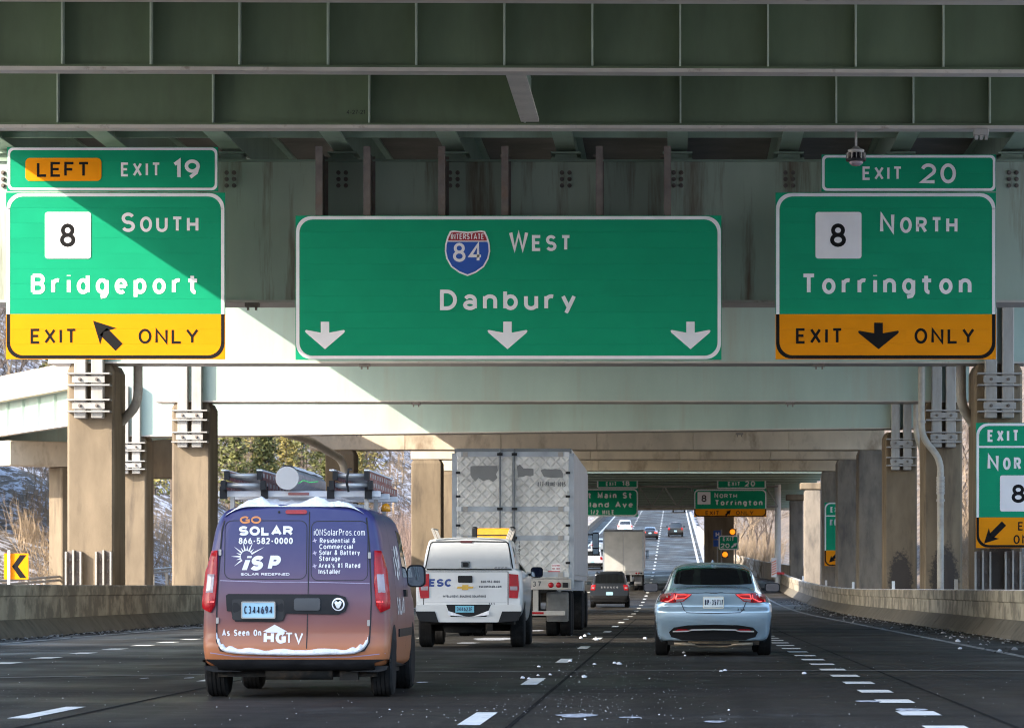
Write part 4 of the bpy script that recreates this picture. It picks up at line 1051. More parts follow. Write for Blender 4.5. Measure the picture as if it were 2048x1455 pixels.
def wheel(parent, x, y, r, w, side, rim=alloy, dual=False):
    """tyre with tread grooves and a dished rim; x is the outer face"""
    t = MB(); xo, xi = 0.0, -side*w; e = side
    prof = [(xi, r*0.62),(xi-e*0.0, r*0.9),(xi+e*0.02, r*0.97)]
    n = 4
    for k in range(n):
        a = xi+e*(0.025+(w-0.05)*k/n); b_ = xi+e*(0.025+(w-0.05)*(k+1)/n-0.010)
        prof += [(a, r),(b_, r),(b_, r-0.010),(b_+e*0.010, r-0.010)]
    prof += [(-e*0.02, r*0.97),(0, r*0.9),(0, r*0.64)]
    wo = thing_part('wheel', parent, (x, y, r))
    t.lathe(prof, 28, 'x'); tw = t.build('tyre', rubber, wo, smooth=True, angle=35)
    m = MB().lathe([(-e*0.12,r*0.62),(-e*0.02,r*0.63),(-e*0.005,r*0.60),(-e*0.05,r*0.5),(-e*0.03,r*0.16),(-e*0.02,0.02)], 24, 'x'); m.build('rim', rim, wo, smooth=True, angle=40)
    return wo
def thing_part(name, parent, loc):
    o = bpy.data.objects.new(name, None); C.objects.link(o); o.parent = parent; o.location = loc; o.empty_display_size = 0.1
    return o
def plate(B, root, x0, x1, z0, z1, txt, mat, tw, frame=galv, off=0.022):
    p = B.decal('licence_plate', rrect(x0, x1, z0, z1, 0.012, 3), mat, root, off=off, skirt=0.03, sub=1)
    y = min(B.y_at(x0,z0), B.y_at(x1,z1), B.y_at((x0+x1)/2, z1), B.y_at((x0+x1)/2, z0))-off-0.008
    flat(MB(), text2d(txt, x0+(x1-x0)*0.07, z0+(z1-z0)*0.26, (z1-z0)*0.5, (x1-x0)*0.86, 0.17, fit=True), y).build('plate_number', plate_txt, p)
    flat(MB(), frame2d(rrect(x0-0.006,x1+0.006,z0-0.006,z1+0.006,0.014,3), rrect(x0+0.006,x1-0.006,z0+0.006,z1-0.006,0.010,3)), y).build('plate_frame', frame, p)
    return p
def mirror(root, x, y, z, side, w, h, mat, bodyx, gl=None):
    m = MB(); sh = rrect(-w/2, w/2, -h/2, h/2, min(w,h)*0.3, 5)
    n = len(sh); v = []
    for yy, k in ((0.0,1.0),(0.05,1.0),(0.13,0.72),(0.16,0.3)): v += [(x+a*k, y+yy, z+b_*k) for a, b_ in sh]
    m.add(v, [tuple(range(n))]+[(j*n+k, j*n+(k+1)%n, (j+1)*n+(k+1)%n, (j+1)*n+k) for j in range(3) for k in range(n)]+[tuple(range(4*n-1,3*n-1,-1))])
    m.box(min(x,bodyx), max(x,bodyx), y+0.05, y+0.12, z-h*0.35, z-h*0.1)
    o = m.build('side_mirror', mat, root, smooth=True, angle=40)
    flat(MB(), [[(x+a*0.86, z+b_*0.86) for a, b_ in sh]], y-0.004).build('mirror_glass', gl or glass_mid, o)
    return o

# ================================================================== solar van
DV = 36.5
vX0 = PX(590, DV)
van = thing('cargo_van', 'purple to orange wrapped solar company van with snowy roof rack', 'van', (vX0, DV, 0))
vx = lambda p: PX(p, DV)-vX0
vz = lambda p: PZ(p, DV)
def van_paint():
    m = bpy.data.materials.new('van_wrap'); m.use_nodes = True; t = m.node_tree; n = t.nodes; L = t.links; b = n['Principled BSDF']
    tc = n.new('ShaderNodeTexCoord'); sp = n.new('ShaderNodeSeparateXYZ'); L.new(tc.outputs['Object'], sp.inputs[0])
    mr = n.new('ShaderNodeMapRange'); mr.inputs[1].default_value = 0.3; mr.inputs[2].default_value = 1.9; L.new(sp.outputs['Z'], mr.inputs[0])
    r = n.new('ShaderNodeValToRGB'); e = r.color_ramp.elements
    cols = [(0.0,(0.40,0.145,0.055)),(0.14,(0.37,0.135,0.062)),(0.27,(0.20,0.077,0.068)),(0.44,(0.12,0.058,0.088)),(0.60,(0.066,0.043,0.115)),(0.78,(0.035,0.033,0.122)),(1.0,(0.027,0.031,0.135))]
    e[0].position = 0; e[0].color = (*cols[0][1],1); e[1].position = 1; e[1].color = (*cols[-1][1],1)
    for p, c in cols[1:-1]:
        q = e.new(p); q.color = (*c, 1)
    L.new(mr.outputs[0], r.inputs[0])
    nz = n.new('ShaderNodeTexNoise'); nz.inputs['Scale'].default_value = 3; nz.inputs['Detail'].default_value = 6; L.new(tc.outputs['Object'], nz.inputs['Vector'])
    rd_ = n.new('ShaderNodeValToRGB'); rd_.color_ramp.elements[0].position = 0.45; rd_.color_ramp.elements[1].position = 0.8; rd_.color_ramp.elements[1].color = (0.07,0.07,0.07,1)
    L.new(nz.outputs['Fac'], rd_.inputs[0])
    mx = n.new('ShaderNodeMix'); mx.data_type = 'RGBA'; L.new(rd_.outputs[0], mx.inputs[0]); L.new(r.outputs[0], mx.inputs[6]); mx.inputs[7].default_value = (0.30,0.27,0.25,1)
    L.new(mx.outputs[2], b.inputs['Base Color']); b.inputs['Roughness'].default_value = 0.34; b.inputs['Specular IOR Level'].default_value = 0.3; b.inputs['Coat Weight'].default_value = 0.12; b.inputs['Coat Roughness'].default_value = 0.08
    return m
wrap = van_paint()
vprof = [(0,0.30),(0.70,0.30),(0.87,0.33),(0.905,0.42),(0.915,0.58),(0.912,0.80),(0.892,1.05),(0.862,1.30),(0.820,1.55),(0.790,1.68),(0.735,1.79),(0.63,1.852),(0.40,1.882),(0,1.892)]
vrear = lambda z: 0.03*sstep(0.45,0.3,z) + 0.0*z + max(0.0, z-0.9)*0.10 + 0.10*sstep(0.52,0.60,z)*0.25
vst = [(0.0,0.935,1.845,0.33),(0.025,0.968,1.872,0.31),(0.07,0.992,1.888,0.30),(0.16,1,1.892,0.30),(1.4,1.005,1.90,0.28),(2.9,1.0,1.88,0.26),(3.35,0.985,1.80,0.26),(3.75,0.975,1.45,0.26),(4.05,0.965,1.14,0.26),(4.45,0.93,1.02,0.27),(4.68,0.80,0.88,0.30),(4.75,0.6,0.75,0.36)]
V = Body(vprof, vst, 0.95, vrear, 0.05)
vb = V.build('body', wrap, van)
MB().box(-0.78,0.78,0.25,4.4,0.20,0.34).build('underbody', under, van)
MB().tube([(-0.3,0.2,0.26),(0.35,0.2,0.26)], 0.09, 10).build('muffler', under, van, smooth=True)
MB().box(0.42,0.60,0.16,0.3,0.17,0.30).build('hitch_bracket', under, van)
# lower black bumper
bp = V.decal('rear_bumper', rrect(-0.885,0.885,0.30,0.385,0.02,3), black_pl, van, off=0.035, skirt=0.2, sub=0.12)
for s in (-1,1): MB().prism_xz([(s*0.90,0.31),(s*0.45,0.31),(s*0.55,0.255),(s*0.80,0.25),(s*0.88,0.27)], 0.12, 0.34).build('bumper_end', black_pl, van)
# tail lamps wrap the corners
for s in (-1,1):
    o = [(0.775,1.435),(0.825,1.43),(0.868,1.28),(0.905,0.98),(0.91,0.87),(0.84,0.83),(0.795,0.90),(0.775,1.1)]
    o = [(p[0]*0.985, p[1]) for p in o]
    q = V.decal('tail_lamp', [(s*x, z) for x, z in (o if s > 0 else o[::-1])], lens_red, van, off=0.022, skirt=0.06, sub=0.06, dome=0.012)
    i = [(0.80,1.20),(0.845,1.20),(0.862,1.02),(0.815,1.02)]
    V.decal('clear_lens', [(s*x*0.985, z) for x, z in (i if s > 0 else i[::-1])], lens_white, q, off=0.040, skirt=0.02, sub=0.05)
    for zz in (1.36, 0.93): V.polys('lens_rib', [[(s*0.79,zz),(s*0.855,zz),(s*0.855,zz+0.012),(s*0.79,zz+0.012)]], lens_white if zz > 1.2 else lens_lit, q, off=0.040)
# door seams, pressed panels
def vloop(pts): return [(vx(a), vz(b_)) for a, b_ in pts]
V.seam('door_seam', vloop([(617,1012),(616,1165),(613,1296)]), 0.010, seam_k, van)
V.seam('door_seam', vloop([(449,1024),(441,1060),(434,1160),(432,1225),(432,1282),(440,1300),(470,1304),(700,1304),(728,1300),(738,1284),(742,1200),(737,1090),(731,1035),(727,1020)]), 0.014, seam_k, van)
crease = M('crease_line', (0.30,0.25,0.38), 0.3, var=0, coat=0.5)
for bx in ((447,612,1040,1157),(621,734,1041,1160)):
    o = rrect(vx(bx[0]), vx(bx[1]), vz(bx[3]), vz(bx[2]), 0.07, 6)
    V.seam('window_pressing', o+[o[0]], 0.007, seam_k, van, off=0.003)
V.seam('body_crease', vloop([(438,1160),(530,1163),(617,1163),(738,1166)]), 0.006, crease, van)
V.seam('bumper_step', vloop([(408,1303),(470,1312),(560,1314),(700,1313),(770,1306)]), 0.008, crease, van)
for px, py in ((438,1104),(434,1240),(737,1110),(736,1245)):
    V.decal('hinge', rrect(vx(px)-0.013, vx(px)+0.013, vz(py)-0.03, vz(py)+0.03, 0.006, 2), galv, van, off=0.02, skirt=0.03, sub=1)
# black handle bar with plate recess
hb = vloop([(451,1190),(456,1187),(672,1188),(690,1193),(696,1206),(690,1222),(676,1228),(572,1226),(566,1240),(556,1243),(470,1242),(464,1232),(462,1222),(453,1221)])
hd = V.decal('handle_panel', hb[::-1], black_pl, van, off=0.020, skirt=0.04, sub=0.08)
V.decal('plate_recess', rrect(vx(464),vx(567),vz(1239),vz(1198),0.02,3), M('recess_black',(0.008,0.008,0.008),0.6,var=0), hd, off=0.022, skirt=0, sub=0.2)
V.decal('door_handle', rrect(vx(588),vx(640),vz(1220),vz(1196),0.025,4), M('handle_black',(0.035,0.035,0.036),0.35,var=0), hd, off=0.034, skirt=0.02, sub=0.1)
c0 = (vx(676), vz(1208))
bd = V.decal('badge', arc(c0[0],c0[1],0.062,0.062,0,345,23), chrome, hd, off=0.030, skirt=0.02, sub=0.05)
V.polys('badge_field', [arc(c0[0],c0[1],0.050,0.050,0,345,23)], black_pl, bd, off=0.034)
V.polys('badge_emblem', [[(c0[0]+a*0.036, c0[1]+b_*0.036) for a, b_ in q] for q in ([(-1,0.55),(-0.55,1),(0,0.62),(0.55,1),(1,0.55),(0.75,-0.1),(0.3,-1),(-0.3,-1),(-0.75,-0.1)],)], chrome, bd, off=0.038)
plate(V, van, vx(484), vx(550), vz(1235), vz(1203), 'C344694', plate_m, 0.15, off=0.045)
V.decal('brake_lamp', rrect(vx(569),vx(612),vz(1027),vz(1019),0.018,4), lens_red, van, off=0.02, skirt=0.03, sub=0.1)
V.decal('camera_lens', arc(vx(556),vz(1023),0.012,0.012,0,330,11), black_pl, van, off=0.012, skirt=0.02, sub=1)
# lettering of the wrap
orange_d = M('decal_orange', (0.62,0.22,0.06), 0.45, var=0)
def vt(s, x0, x1, yt, yb, mat=decal_w, wt=0.2, off=0.007, slant=0.0, name='lettering'):
    pl = text2d(s, vx(x0), vz(yb), vz(yt)-vz(yb), vx(x1)-vx(x0), wt, slant=slant, fit=True); k = 0
    for word in s.split(' '):
        V.polys(name, [p for p in pl if k <= p.c < k+len(word)], mat, van, off); k += len(word)+1
vt('GO',477,520,1031,1046,orange_d,0.24)
vt('SOLAR',475,584,1051,1070,decal_w,0.27)
vt('866-582-0000',475,584,1074,1087,decal_w,0.20)
vt('iONSolarPros.com',626,728,1057,1070,decal_w,0.10)
for s_, x0, x1, yb in (('Residential &',638,709,1085),('Commercial',637,704,1097),('Solar & Battery',637,718,1109),('Storage',637,679,1121),('Area\'s #1 Rated',636,719,1135),('Installer',636,680,1147)):
    vt(s_, x0, x1, yb-10, yb, decal_w, 0.16)
for yy in (1080,1105,1131):
    star = []
    for k in range(8):
        r_ = 0.026 if k % 2 == 0 else 0.010; star.append((vx(628)+r_*math.cos(k*math.pi/4+0.3), vz(yy)+r_*math.sin(k*math.pi/4+0.3)))
    V.polys('star_mark', [star], M('star_grey',(0.42,0.36,0.48),0.5,var=0), van)
# iSP mark with a half sunburst
V.polys('logo', [vloop([(482,1139),(492,1139),(499,1119),(489,1119)]), vloop([(492,1115),(501,1115),(502,1111),(493,1111)])] , decal_w, van, 0.007)
V.polys('logo', text2d('S', vx(497), vz(1140), vz(1110)-vz(1140), None, 0.28, sx=1.25, slant=0.22), decal_w, van, 0.007)
V.polys('logo', text2d('P', vx(533), vz(1140), vz(1110)-vz(1140), None, 0.28, sx=1.1, slant=0.22), decal_w, van, 0.008)
rays = []
for k in range(11):
    a = R(28+19*k); c = (vx(491), vz(1112)); n_ = (math.cos(a), math.sin(a)); r0, r1 = 0.055, (0.105 if k % 2 else 0.155)
    if k in (0,): r1 = 0.2
    w_ = 0.009; t_ = (-n_[1], n_[0])
    rays.append([(c[0]+n_[0]*r0+t_[0]*w_, c[1]+n_[1]*r0+t_[1]*w_), (c[0]+n_[0]*r0-t_[0]*w_, c[1]+n_[1]*r0-t_[1]*w_), (c[0]+n_[0]*r1, c[1]+n_[1]*r1)])
V.polys('logo_rays', rays, decal_w, van)
vt('SOLAR REDEFINED',480,578,1145,1150,decal_w,0.2)
vt('As Seen On',443,522,1258,1271,decal_w,0.19)
vt('HG',527,572,1262,1286,decal_w,0.27,0.008)
vt('TV',570,606,1264,1286,decal_w,0.15,0.007)
V.polys('logo_roof', [vloop([(525,1262),(549,1248),(574,1262)]), vloop([(531,1262),(569,1262),(569,1264),(531,1264)])], decal_w, van, 0.009)
# wheels, arches, mirror, side details
for y in (0.62, 3.55):
    for s in (-1,1):
        a = V.decal('wheel_arch', [(y+0.37*math.cos(t), 0.34+0.37*math.sin(t)) for t in [R(-8+196*k/20) for k in range(21)]], M('arch_black',(0.01,0.01,0.01),0.9,var=0), van, off=0.004, skirt=0, side=s, sub=0.15)
        w = wheel(van, s*(0.905 if y > 1 else 0.92), y, 0.335, 0.215, s)
V.decal('side_moulding', [(1.2,0.58),(3.1,0.58),(3.1,0.66),(1.2,0.66)], black_pl, van, off=0.015, skirt=0.02, side=1, sub=0.3)
V.decal('door_grip', [(2.2,0.98),(2.42,0.98),(2.42,1.05),(2.2,1.05)], black_pl, van, off=0.03, skirt=0.03, side=1, sub=0.3)
V.decal('side_window', [(2.35,1.18),(3.25,1.18),(3.12,1.62),(2.4,1.66)], glass_dk, van, off=0.006, skirt=0.01, side=1, sub=0.15)
V.seam('door_seam', [(2.25,0.45),(2.28,1.72)], 0.012, seam_k, van, side=1)
V.seam('door_seam', [(1.05,0.75),(1.1,1.74)], 0.012, seam_k, van, side=1)
V.polys('side_lettering', text2d('SOLAR', 1.15, 0.80, 0.18, 0.95, 0.2), decal_w, van, 0.006, side=1)
V.polys('side_lettering', text2d('iSP', 1.25, 1.15, 0.35, 0.8, 0.24), decal_w, van, 0.006, side=1)
mirror(van, PX(832,DV+3.05)-vX0, 3.05, PZ(1151,DV+3.05), 1, 0.20, 0.235, black_pl, 0.86)
mirror(van, -0.98, 3.05, PZ(1151,DV+3.05), -1, 0.20, 0.235, black_pl, -0.86)
MB().lathe([(1.862,0.05),(1.90,0.05),(1.935,0.035),(1.945,0.01)], 12, 'z', (0.70,2.4,0)).build('roof_beacon', amber, van, smooth=True)
# roof rack
rk = thing_part('roof_rack', van, (0,0,0))
rz_ = vz(985)
for y in (0.45, 1.6, 2.7):
    MB().bbox(-0.80,0.80,y-0.03,y+0.03,rz_-0.03,rz_+0.03,0.006).build('crossbar', M('rack_white',(0.62,0.61,0.60),0.4,var=0.08,scale=5), rk)
    for s in (-1,1): MB().box(s*0.66-0.02,s*0.66+0.02,y-0.03,y+0.03,1.81,rz_-0.03).build('rack_foot', galv, rk)
for px in (437,520,654,730): MB().box(vx(px)-0.035,vx(px)+0.035,0.38,0.44,rz_-0.05,rz_+0.075).build('ladder_clamp', black_pl, rk)
MB().box(vx(568),vx(610),0.40,0.415,rz_-0.012,rz_+0.012).build('rack_label', M('rack_label',(0.35,0.12,0.1),0.5,var=0), rk)
fib = M('ladder_fibreglass', (0.24,0.075,0.06), 0.55, var=0.25, scale=8, stain=(0.6,0.6,0.62), stain_amt=0.6, stain_scale=9, stain_lo=0.5)
rung_m = M('ladder_rung', (0.42,0.42,0.41), 0.4, 0.4, var=0.15, scale=8)
def ladder(x0, x1, label):
    t = thing('extension_ladder', label, 'ladder', (vX0+(x0+x1)/2, DV, rz_+0.035), 'ladders on the van roof rack')
    hw = (x1-x0)/2
    for sec in (0,1):
        z0 = 0.095*sec
        for s in (-1,1):
            m = MB(); xx = s*(hw-0.035*sec)
            m.box(xx-0.018,xx+0.018,0.22,3.55-0.3*sec,z0+0.004,z0+0.088)
            r_ = m.build('rail', fib, t)
            MB().box(xx-0.024,xx+0.024,0.20,0.30,z0+0.002,z0+0.090).build('rail_end', black_pl, t)
            hm = MB().box(xx+s*0.019-0.002,xx+s*0.019+0.002,-0.05,0.05,z0+0.03,z0+0.07).mesh(rung_m,'rung_end')
            for k in range(10): link('rung_end', hm, t, (0,0.45+0.3*k,0))
        for k in range(11): MB().tube([(-hw+0.03,0.27+0.3*k,z0+0.046),(hw-0.03,0.27+0.3*k,z0+0.046)],0.024,8).build('rung', rung_m, t, smooth=True)
        sn = MB(); sn.box(-hw-0.02,-hw+0.025,0.2,3.2,0.186,0.200); sn.box(hw-0.06,hw-0.01,0.2,3.2,0.186,0.200)
    stuff(sn.build('snow_dusting', snow, t))
    return t
ladder(vx(441), vx(521), 'extension ladder with brown rails on the left of the van roof rack')
lr = ladder(vx(659), vx(737), 'extension ladder with brown rails on the right of the van roof rack')
MB().tube([(-0.02,0.19,-0.02),(-0.04,0.17,0.08),(-0.02,0.18,0.2),(-0.02,0.5,0.21)],0.012,6).build('strap', black_pl, lr)
ct = thing('conduit_tube', 'grey storage tube dusted with snow between the ladders on the van rack', 'storage tube', (vX0+vx(572), DV, rz_+0.035))
oct_ = [(0.112*math.cos(R(22.5+45*k)), 0.112+0.112*math.sin(R(22.5+45*k))) for k in range(8)]
tb = MB(); n = 8
tb.add([(a,0.12,b_) for a,b_ in oct_]+[(a,3.1,b_) for a,b_ in oct_], [(k,(k+1)%n,n+(k+1)%n,n+k) for k in range(n)]+[tuple(range(2*n-1,n-1,-1))])
tb.build('barrel', M('tube_metal',(0.44,0.44,0.46),0.4,0.3,var=0.2,scale=12,stain=(0.75,0.76,0.8),stain_amt=0.7,stain_scale=14,stain_lo=0.5), ct)
MB().lathe([(0.105,0.02),(0.105,0.113),(0.118,0.116),(0.16,0.116),(0.16,0.11)],20,'y',(0,0,0.112)).build('end_cap', M('tube_cap',(0.40,0.38,0.36),0.6,var=0.1), ct, smooth=True, angle=40)
MB().tube([(0.11,0.12,0.06),(0.16,0.10,0.09),(0.22,0.12,0.07),(0.30,0.14,0.08)],0.006,5).build('green_cord', M('green_cord',(0.05,0.5,0.12),0.6,var=0), ct)
sn = MB()
for k in range(16):
    for i in range(5):
        u = -0.085+0.17*i/4; sn.v.append((u, 0.15+0.19*k, 0.195+0.028*math.cos(u*14)+random.uniform(0,0.012)+ (0.012 if 0 < i < 4 else -0.012)))
sn.f = [(5*j+i,5*j+i+1,5*j+i+6,5*j+i+5) for j in range(15) for i in range(4)]
stuff(sn.build('snow_cap', snow, ct, smooth=True))
def snow_sheet(name, parent, pts_fn, nu, nv):
    m = MB(); m.v = [pts_fn(i/(nu-1), j/(nv-1)) for j in range(nv) for i in range(nu)]
    m.f = [(j*nu+i, j*nu+i+1, (j+1)*nu+i+1, (j+1)*nu+i) for j in range(nv-1) for i in range(nu-1)]
    return stuff(m.build(name, snow, parent, smooth=True))
def roof_fn(u, v):
    x = -0.70+1.36*u; y = 0.13+2.6*v*v
    base = 1.875-0.11*max(0,(abs(x)-0.45)/0.27)**2*1.0
    e = min(1, 5*u, 5*(1-u), 14*v+0.0)
    h = 0.03+0.035*abs(math.sin(x*4.1+0.6))+0.055*max(-0.4, NZ.fractal(Vector((x*5.5, y*4, 1.7)), 1, 2, 4)) + 0.03*max(0.0, NZ.noise(Vector((x*26, y*22, 4.4))))
    return (x, y-0.02*h, base-0.012+max(0.0, h)*e)
snow_sheet('roof_snow', van, roof_fn, 70, 16)
lp = [(432,1270),(437,1284),(446,1295),(465,1300),(520,1303),(600,1304),(690,1302),(716,1298),(730,1288),(736,1276)]
lp = crom([(vx(a), vz(b_)) for a, b_ in lp], 8)
m = MB(); n = len(lp)
for i, (x, z) in enumerate(lp):
    y = V.y_at(x, z); hh = 0.022+0.016*NZ.noise(Vector((x*9,0,3)))+0.010*math.sin(i*0.9); out = 0.045
    m.v += [(x,y+0.03,z-0.030),(x,y-out*0.7,z-0.026),(x,y-out,z-0.006),(x,y-out*0.7,z+hh),(x,y+0.03,z+hh+0.012)]
m.f = [(5*i+j,5*i+j+1,5*i+j+6,5*i+j+5) for i in range(n-1) for j in range(4)]
stuff(m.build('ledge_snow', snow, van, smooth=True))

# ================================================================== light blue sedan
DS = 59.0
sX0 = PX(1427, DS)
sed = thing('sedan', 'light blue sedan with lit red tail lamps driving in the middle lane', 'car', (sX0, DS, 0))
sx_ = lambda p: PX(p, DS)-sX0
sz_ = lambda p: PZ(p, DS)+0.005
sblue = M('pale_blue_paint', (0.31,0.42,0.50), 0.24, 0.3, var=0.05, scale=3, coat=0.9, stain=(0.36,0.38,0.40), stain_amt=0.35, stain_scale=2.5)
sprof = [(0,0.22),(0.66,0.22),(0.82,0.24),(0.885,0.33),(0.905,0.48),(0.928,0.64),(0.932,0.74),(0.915,0.85),(0.87,0.945),(0.80,1.02),(0.735,1.14),(0.675,1.29),(0.615,1.39),(0.50,1.45),(0.27,1.48),(0,1.488)]
srear = lambda z: 0.16*sstep(0.62,0.25,z) + 0.05*sstep(0.70,0.78,z) - 0.02*sstep(0.78,0.98,z)
sst = [(0.0,0.90,0.985,0.26),(0.02,0.945,1.015,0.245),(0.06,0.972,1.045,0.235),(0.14,0.99,1.072,0.225),(0.30,1,1.085,0.22),(0.50,1,1.105,0.21),(0.62,1,1.15,0.2),(0.85,1,1.265,0.2),(1.1,1,1.365,0.2),(1.4,1,1.44,0.2),(1.9,1,1.485,0.2),(2.5,1,1.475,0.2),(3.0,1,1.36,0.2),(3.5,1,1.06,0.2),(4.2,0.97,0.96,0.2),(4.7,0.86,0.8,0.22),(4.87,0.6,0.66,0.3)]
S = Body(sprof, sst, 0.80, srear, 0.16)
S.build('body', sblue, sed)
S.decal('rear_window', [(-0.62,1.142),(-0.60,1.128),(-0.4,1.118),(0,1.112),(0.4,1.118),(0.60,1.128),(0.62,1.142),(0.60,1.27),(0.575,1.345),(0.52,1.37),(0.28,1.39),(0,1.395),(-0.28,1.39),(-0.52,1.37),(-0.575,1.345),(-0.60,1.27)], glass_dk, sed, off=0.010, skirt=0.02, sub=0.045)
MB().prism_xz([(-0.02,1.485),(0.02,1.485),(0.012,1.515),(-0.004,1.53)], 1.5, 1.62).build('antenna_fin', sblue, sed)
# trunk seam, lip
S.seam('trunk_seam', [(-0.83,0.98),(-0.60,0.975),(-0.52,0.86),(-0.46,0.72),(-0.42,0.685),(0,0.672),(0.42,0.685),(0.46,0.72),(0.52,0.86),(0.60,0.975),(0.83,0.98)], 0.012, seam_k, sed)
S.seam('trunk_crease', [(-0.45,0.985),(0,0.995),(0.45,0.985)], 0.008, seam_k, sed, off=0.003)
for s in (-1,1):
    o = [(0.33,0.975),(0.60,0.982),(0.80,0.972),(0.835,0.94),(0.835,0.86),(0.80,0.845),(0.62,0.842),(0.47,0.862)]
    q = S.decal('tail_lamp', [(s*x, z) for x, z in (o if s > 0 else o[::-1])], lens_red, sed, off=0.014, skirt=0.04, sub=0.06)
    i = [(0.44,0.905),(0.585,0.905),(0.585,0.86),(0.49,0.868)]
    S.decal('reverse_lens', [(s*x, z) for x, z in (i if s > 0 else i[::-1])], lens_white, q, off=0.022, skirt=0.01, sub=0.06)
    S.polys('light_guide', [[(s*p.x, p.y) for p in r_] for r_ in ribbon([(0.37,0.962),(0.575,0.968),(0.595,0.90),(0.445,0.915),(0.37,0.962)], 0.016)] + [[(s*p.x, p.y) for p in r_] for r_ in ribbon([(0.615,0.966),(0.815,0.955),(0.82,0.865),(0.72,0.858),(0.62,0.905),(0.615,0.966)], 0.017)], lens_lit, q, off=0.024)
    S.polys('lamp_gap', [[(s*0.596,0.98),(s*0.608,0.98),(s*0.628,0.845),(s*0.616,0.845)]], seam_k, q, off=0.026)
plate(S, sed, -0.16, 0.155, 0.755, 0.93, 'BP-35717', plate_w, 0.15, M('plate_frame_cream',(0.62,0.58,0.48),0.5,var=0))
S.decal('bumper_insert', [(-0.66,0.30),(-0.70,0.38),(-0.62,0.455),(-0.40,0.49),(0,0.50),(0.40,0.49),(0.62,0.455),(0.70,0.38),(0.66,0.30),(0.5,0.255),(-0.5,0.255)], black_pl, sed, off=0.012, skirt=0.04, sub=0.05)
S.seam('chrome_strip', [(-0.64,0.385),(-0.42,0.39),(-0.34,0.41),(0,0.418),(0.34,0.41),(0.42,0.39),(0.64,0.385)], 0.022, white_v, sed, off=0.02)  # plain white colour stands for the bright reflection in the chrome
for s in (-1,1): S.decal('reflector', [(s*0.36,0.412),(s*0.60,0.405),(s*0.56,0.43),(s*0.42,0.43)][::s], lens_red, sed, off=0.018, skirt=0.01, sub=0.2)
S.polys('wing_emblem', [[(-0.17,1.008),(-0.05,0.998),(-0.05,0.985)],[(0.17,1.008),(0.05,0.998),(0.05,0.985)],[(-0.05,0.998),(0.05,0.998),(0.05,0.985),(-0.05,0.985)]], M('dark_chrome',(0.12,0.12,0.13),0.25,0.9,var=0), sed, off=0.010)
S.polys('badge', text2d('200', 0.38, 0.715, 0.028, 0.11, 0.2), chrome, sed, off=0.008)
MB().box(-0.72,0.72,0.3,4.4,0.17,0.30).build('underbody', under, sed)
MB().tube([(-0.62,0.3,0.19),(-0.35,0.28,0.18),(-0.2,0.4,0.15),(0.2,0.4,0.15),(0.35,0.28,0.18),(0.62,0.3,0.19)],0.03,8).build('exhaust_pipe', M('exhaust',(0.30,0.24,0.17),0.5,0.7,var=0.3,scale=10), sed, smooth=True)
MB().tube([(-0.4,0.36,0.235),(0.4,0.36,0.235)],0.075,10).build('muffler', M('exhaust',(0.3,0.24,0.17)), sed, smooth=True)
for y in (1.0, 3.75):
    for s in (-1,1): wheel(sed, s*(0.93 if y < 2 else 0.91), y, 0.335, 0.225, s)
    for s in (-1,1): S.decal('wheel_arch', [(y+0.37*math.cos(t), 0.33+0.37*math.sin(t)) for t in [R(-10+200*k/20) for k in range(21)]], M('arch_black',(0.01,0.01,0.01)), sed, off=0.004, skirt=0, side=s, sub=0.15)
for s in (-1,1):
    S.decal('side_window', [(1.0,0.98),(3.1,0.98),(2.75,1.30),(2.2,1.40),(1.5,1.38)][::1], glass_dk, sed, off=0.005, skirt=0.01, side=s, sub=0.15)
    mirror(sed, s*1.0, 2.75, 1.08, s, 0.25, 0.145, black_pl, s*0.80, glass_dk)

# ================================================================== white pickup with topper
DP = 67.0
pX0 = PX(938, DP)
pick = thing('pickup_truck', 'white pickup with topper and amber light bar right of the van', 'pickup truck', (pX0, DP, 0))
px_ = lambda p: PX(p, DP)-pX0
pz_ = lambda p: PZ(p, DP)-0.03
pprof = [(0,0.52),(0.62,0.52),(0.86,0.56),(0.935,0.68),(0.955,0.90),(0.955,1.10),(0.94,1.27),(0.915,1.375),(0.845,1.40),(0.825,1.46),(0.795,1.66),(0.745,1.86),(0.69,1.935),(0.45,1.965),(0,1.975)]
prear = lambda z: 0.0 + (0.03*sstep(1.38,1.42,z)) + max(0, z-1.42)*0.22
pst = [(0.0,0.955,1.95,0.56),(0.03,0.985,1.968,0.54),(0.08,1,1.975,0.52),(1.0,1,1.985,0.5),(1.85,1,1.975,0.48),(1.95,1,1.80,0.46),(2.3,1,1.79,0.42),(3.3,1,1.78,0.4),(3.7,1,1.55,0.4),(4.1,0.99,1.22,0.4),(5.0,0.97,1.15,0.42),(5.3,0.86,0.98,0.5),(5.4,0.7,0.9,0.55)]
B = Body(pprof, pst, 1.30, prear, 0.05)
B.build('body', white_v, pick)
def pp(pts): return [(px_(a), pz_(b_)) for a, b_ in pts]
tg = pp([(847,1139),(1016,1139),(1016,1208),(847,1208)])
B.seam('tailgate_seam', tg+[tg[0]], 0.014, seam_k, pick)
B.seam('tailgate_crease', pp([(850,1200),(1012,1200)]), 0.01, M('white_shadow_line',(0.45,0.45,0.45),0.4,var=0), pick, off=0.003)
for s in (-1,1):
    o = [(0.70,1.325),(0.86,1.31),(0.875,1.05),(0.85,0.885),(0.70,0.89)]
    q = B.decal('tail_lamp', [(s*x*1.02, z) for x, z in (o if s > 0 else o[::-1])], lens_red, pick, off=0.016, skirt=0.05, sub=0.08)
    B.decal('clear_lens', [(s*x, z) for x, z in ([(0.73,1.10),(0.86,1.10),(0.86,1.03),(0.73,1.03)][::s])], lens_white, q, off=0.026, skirt=0.01, sub=0.08)
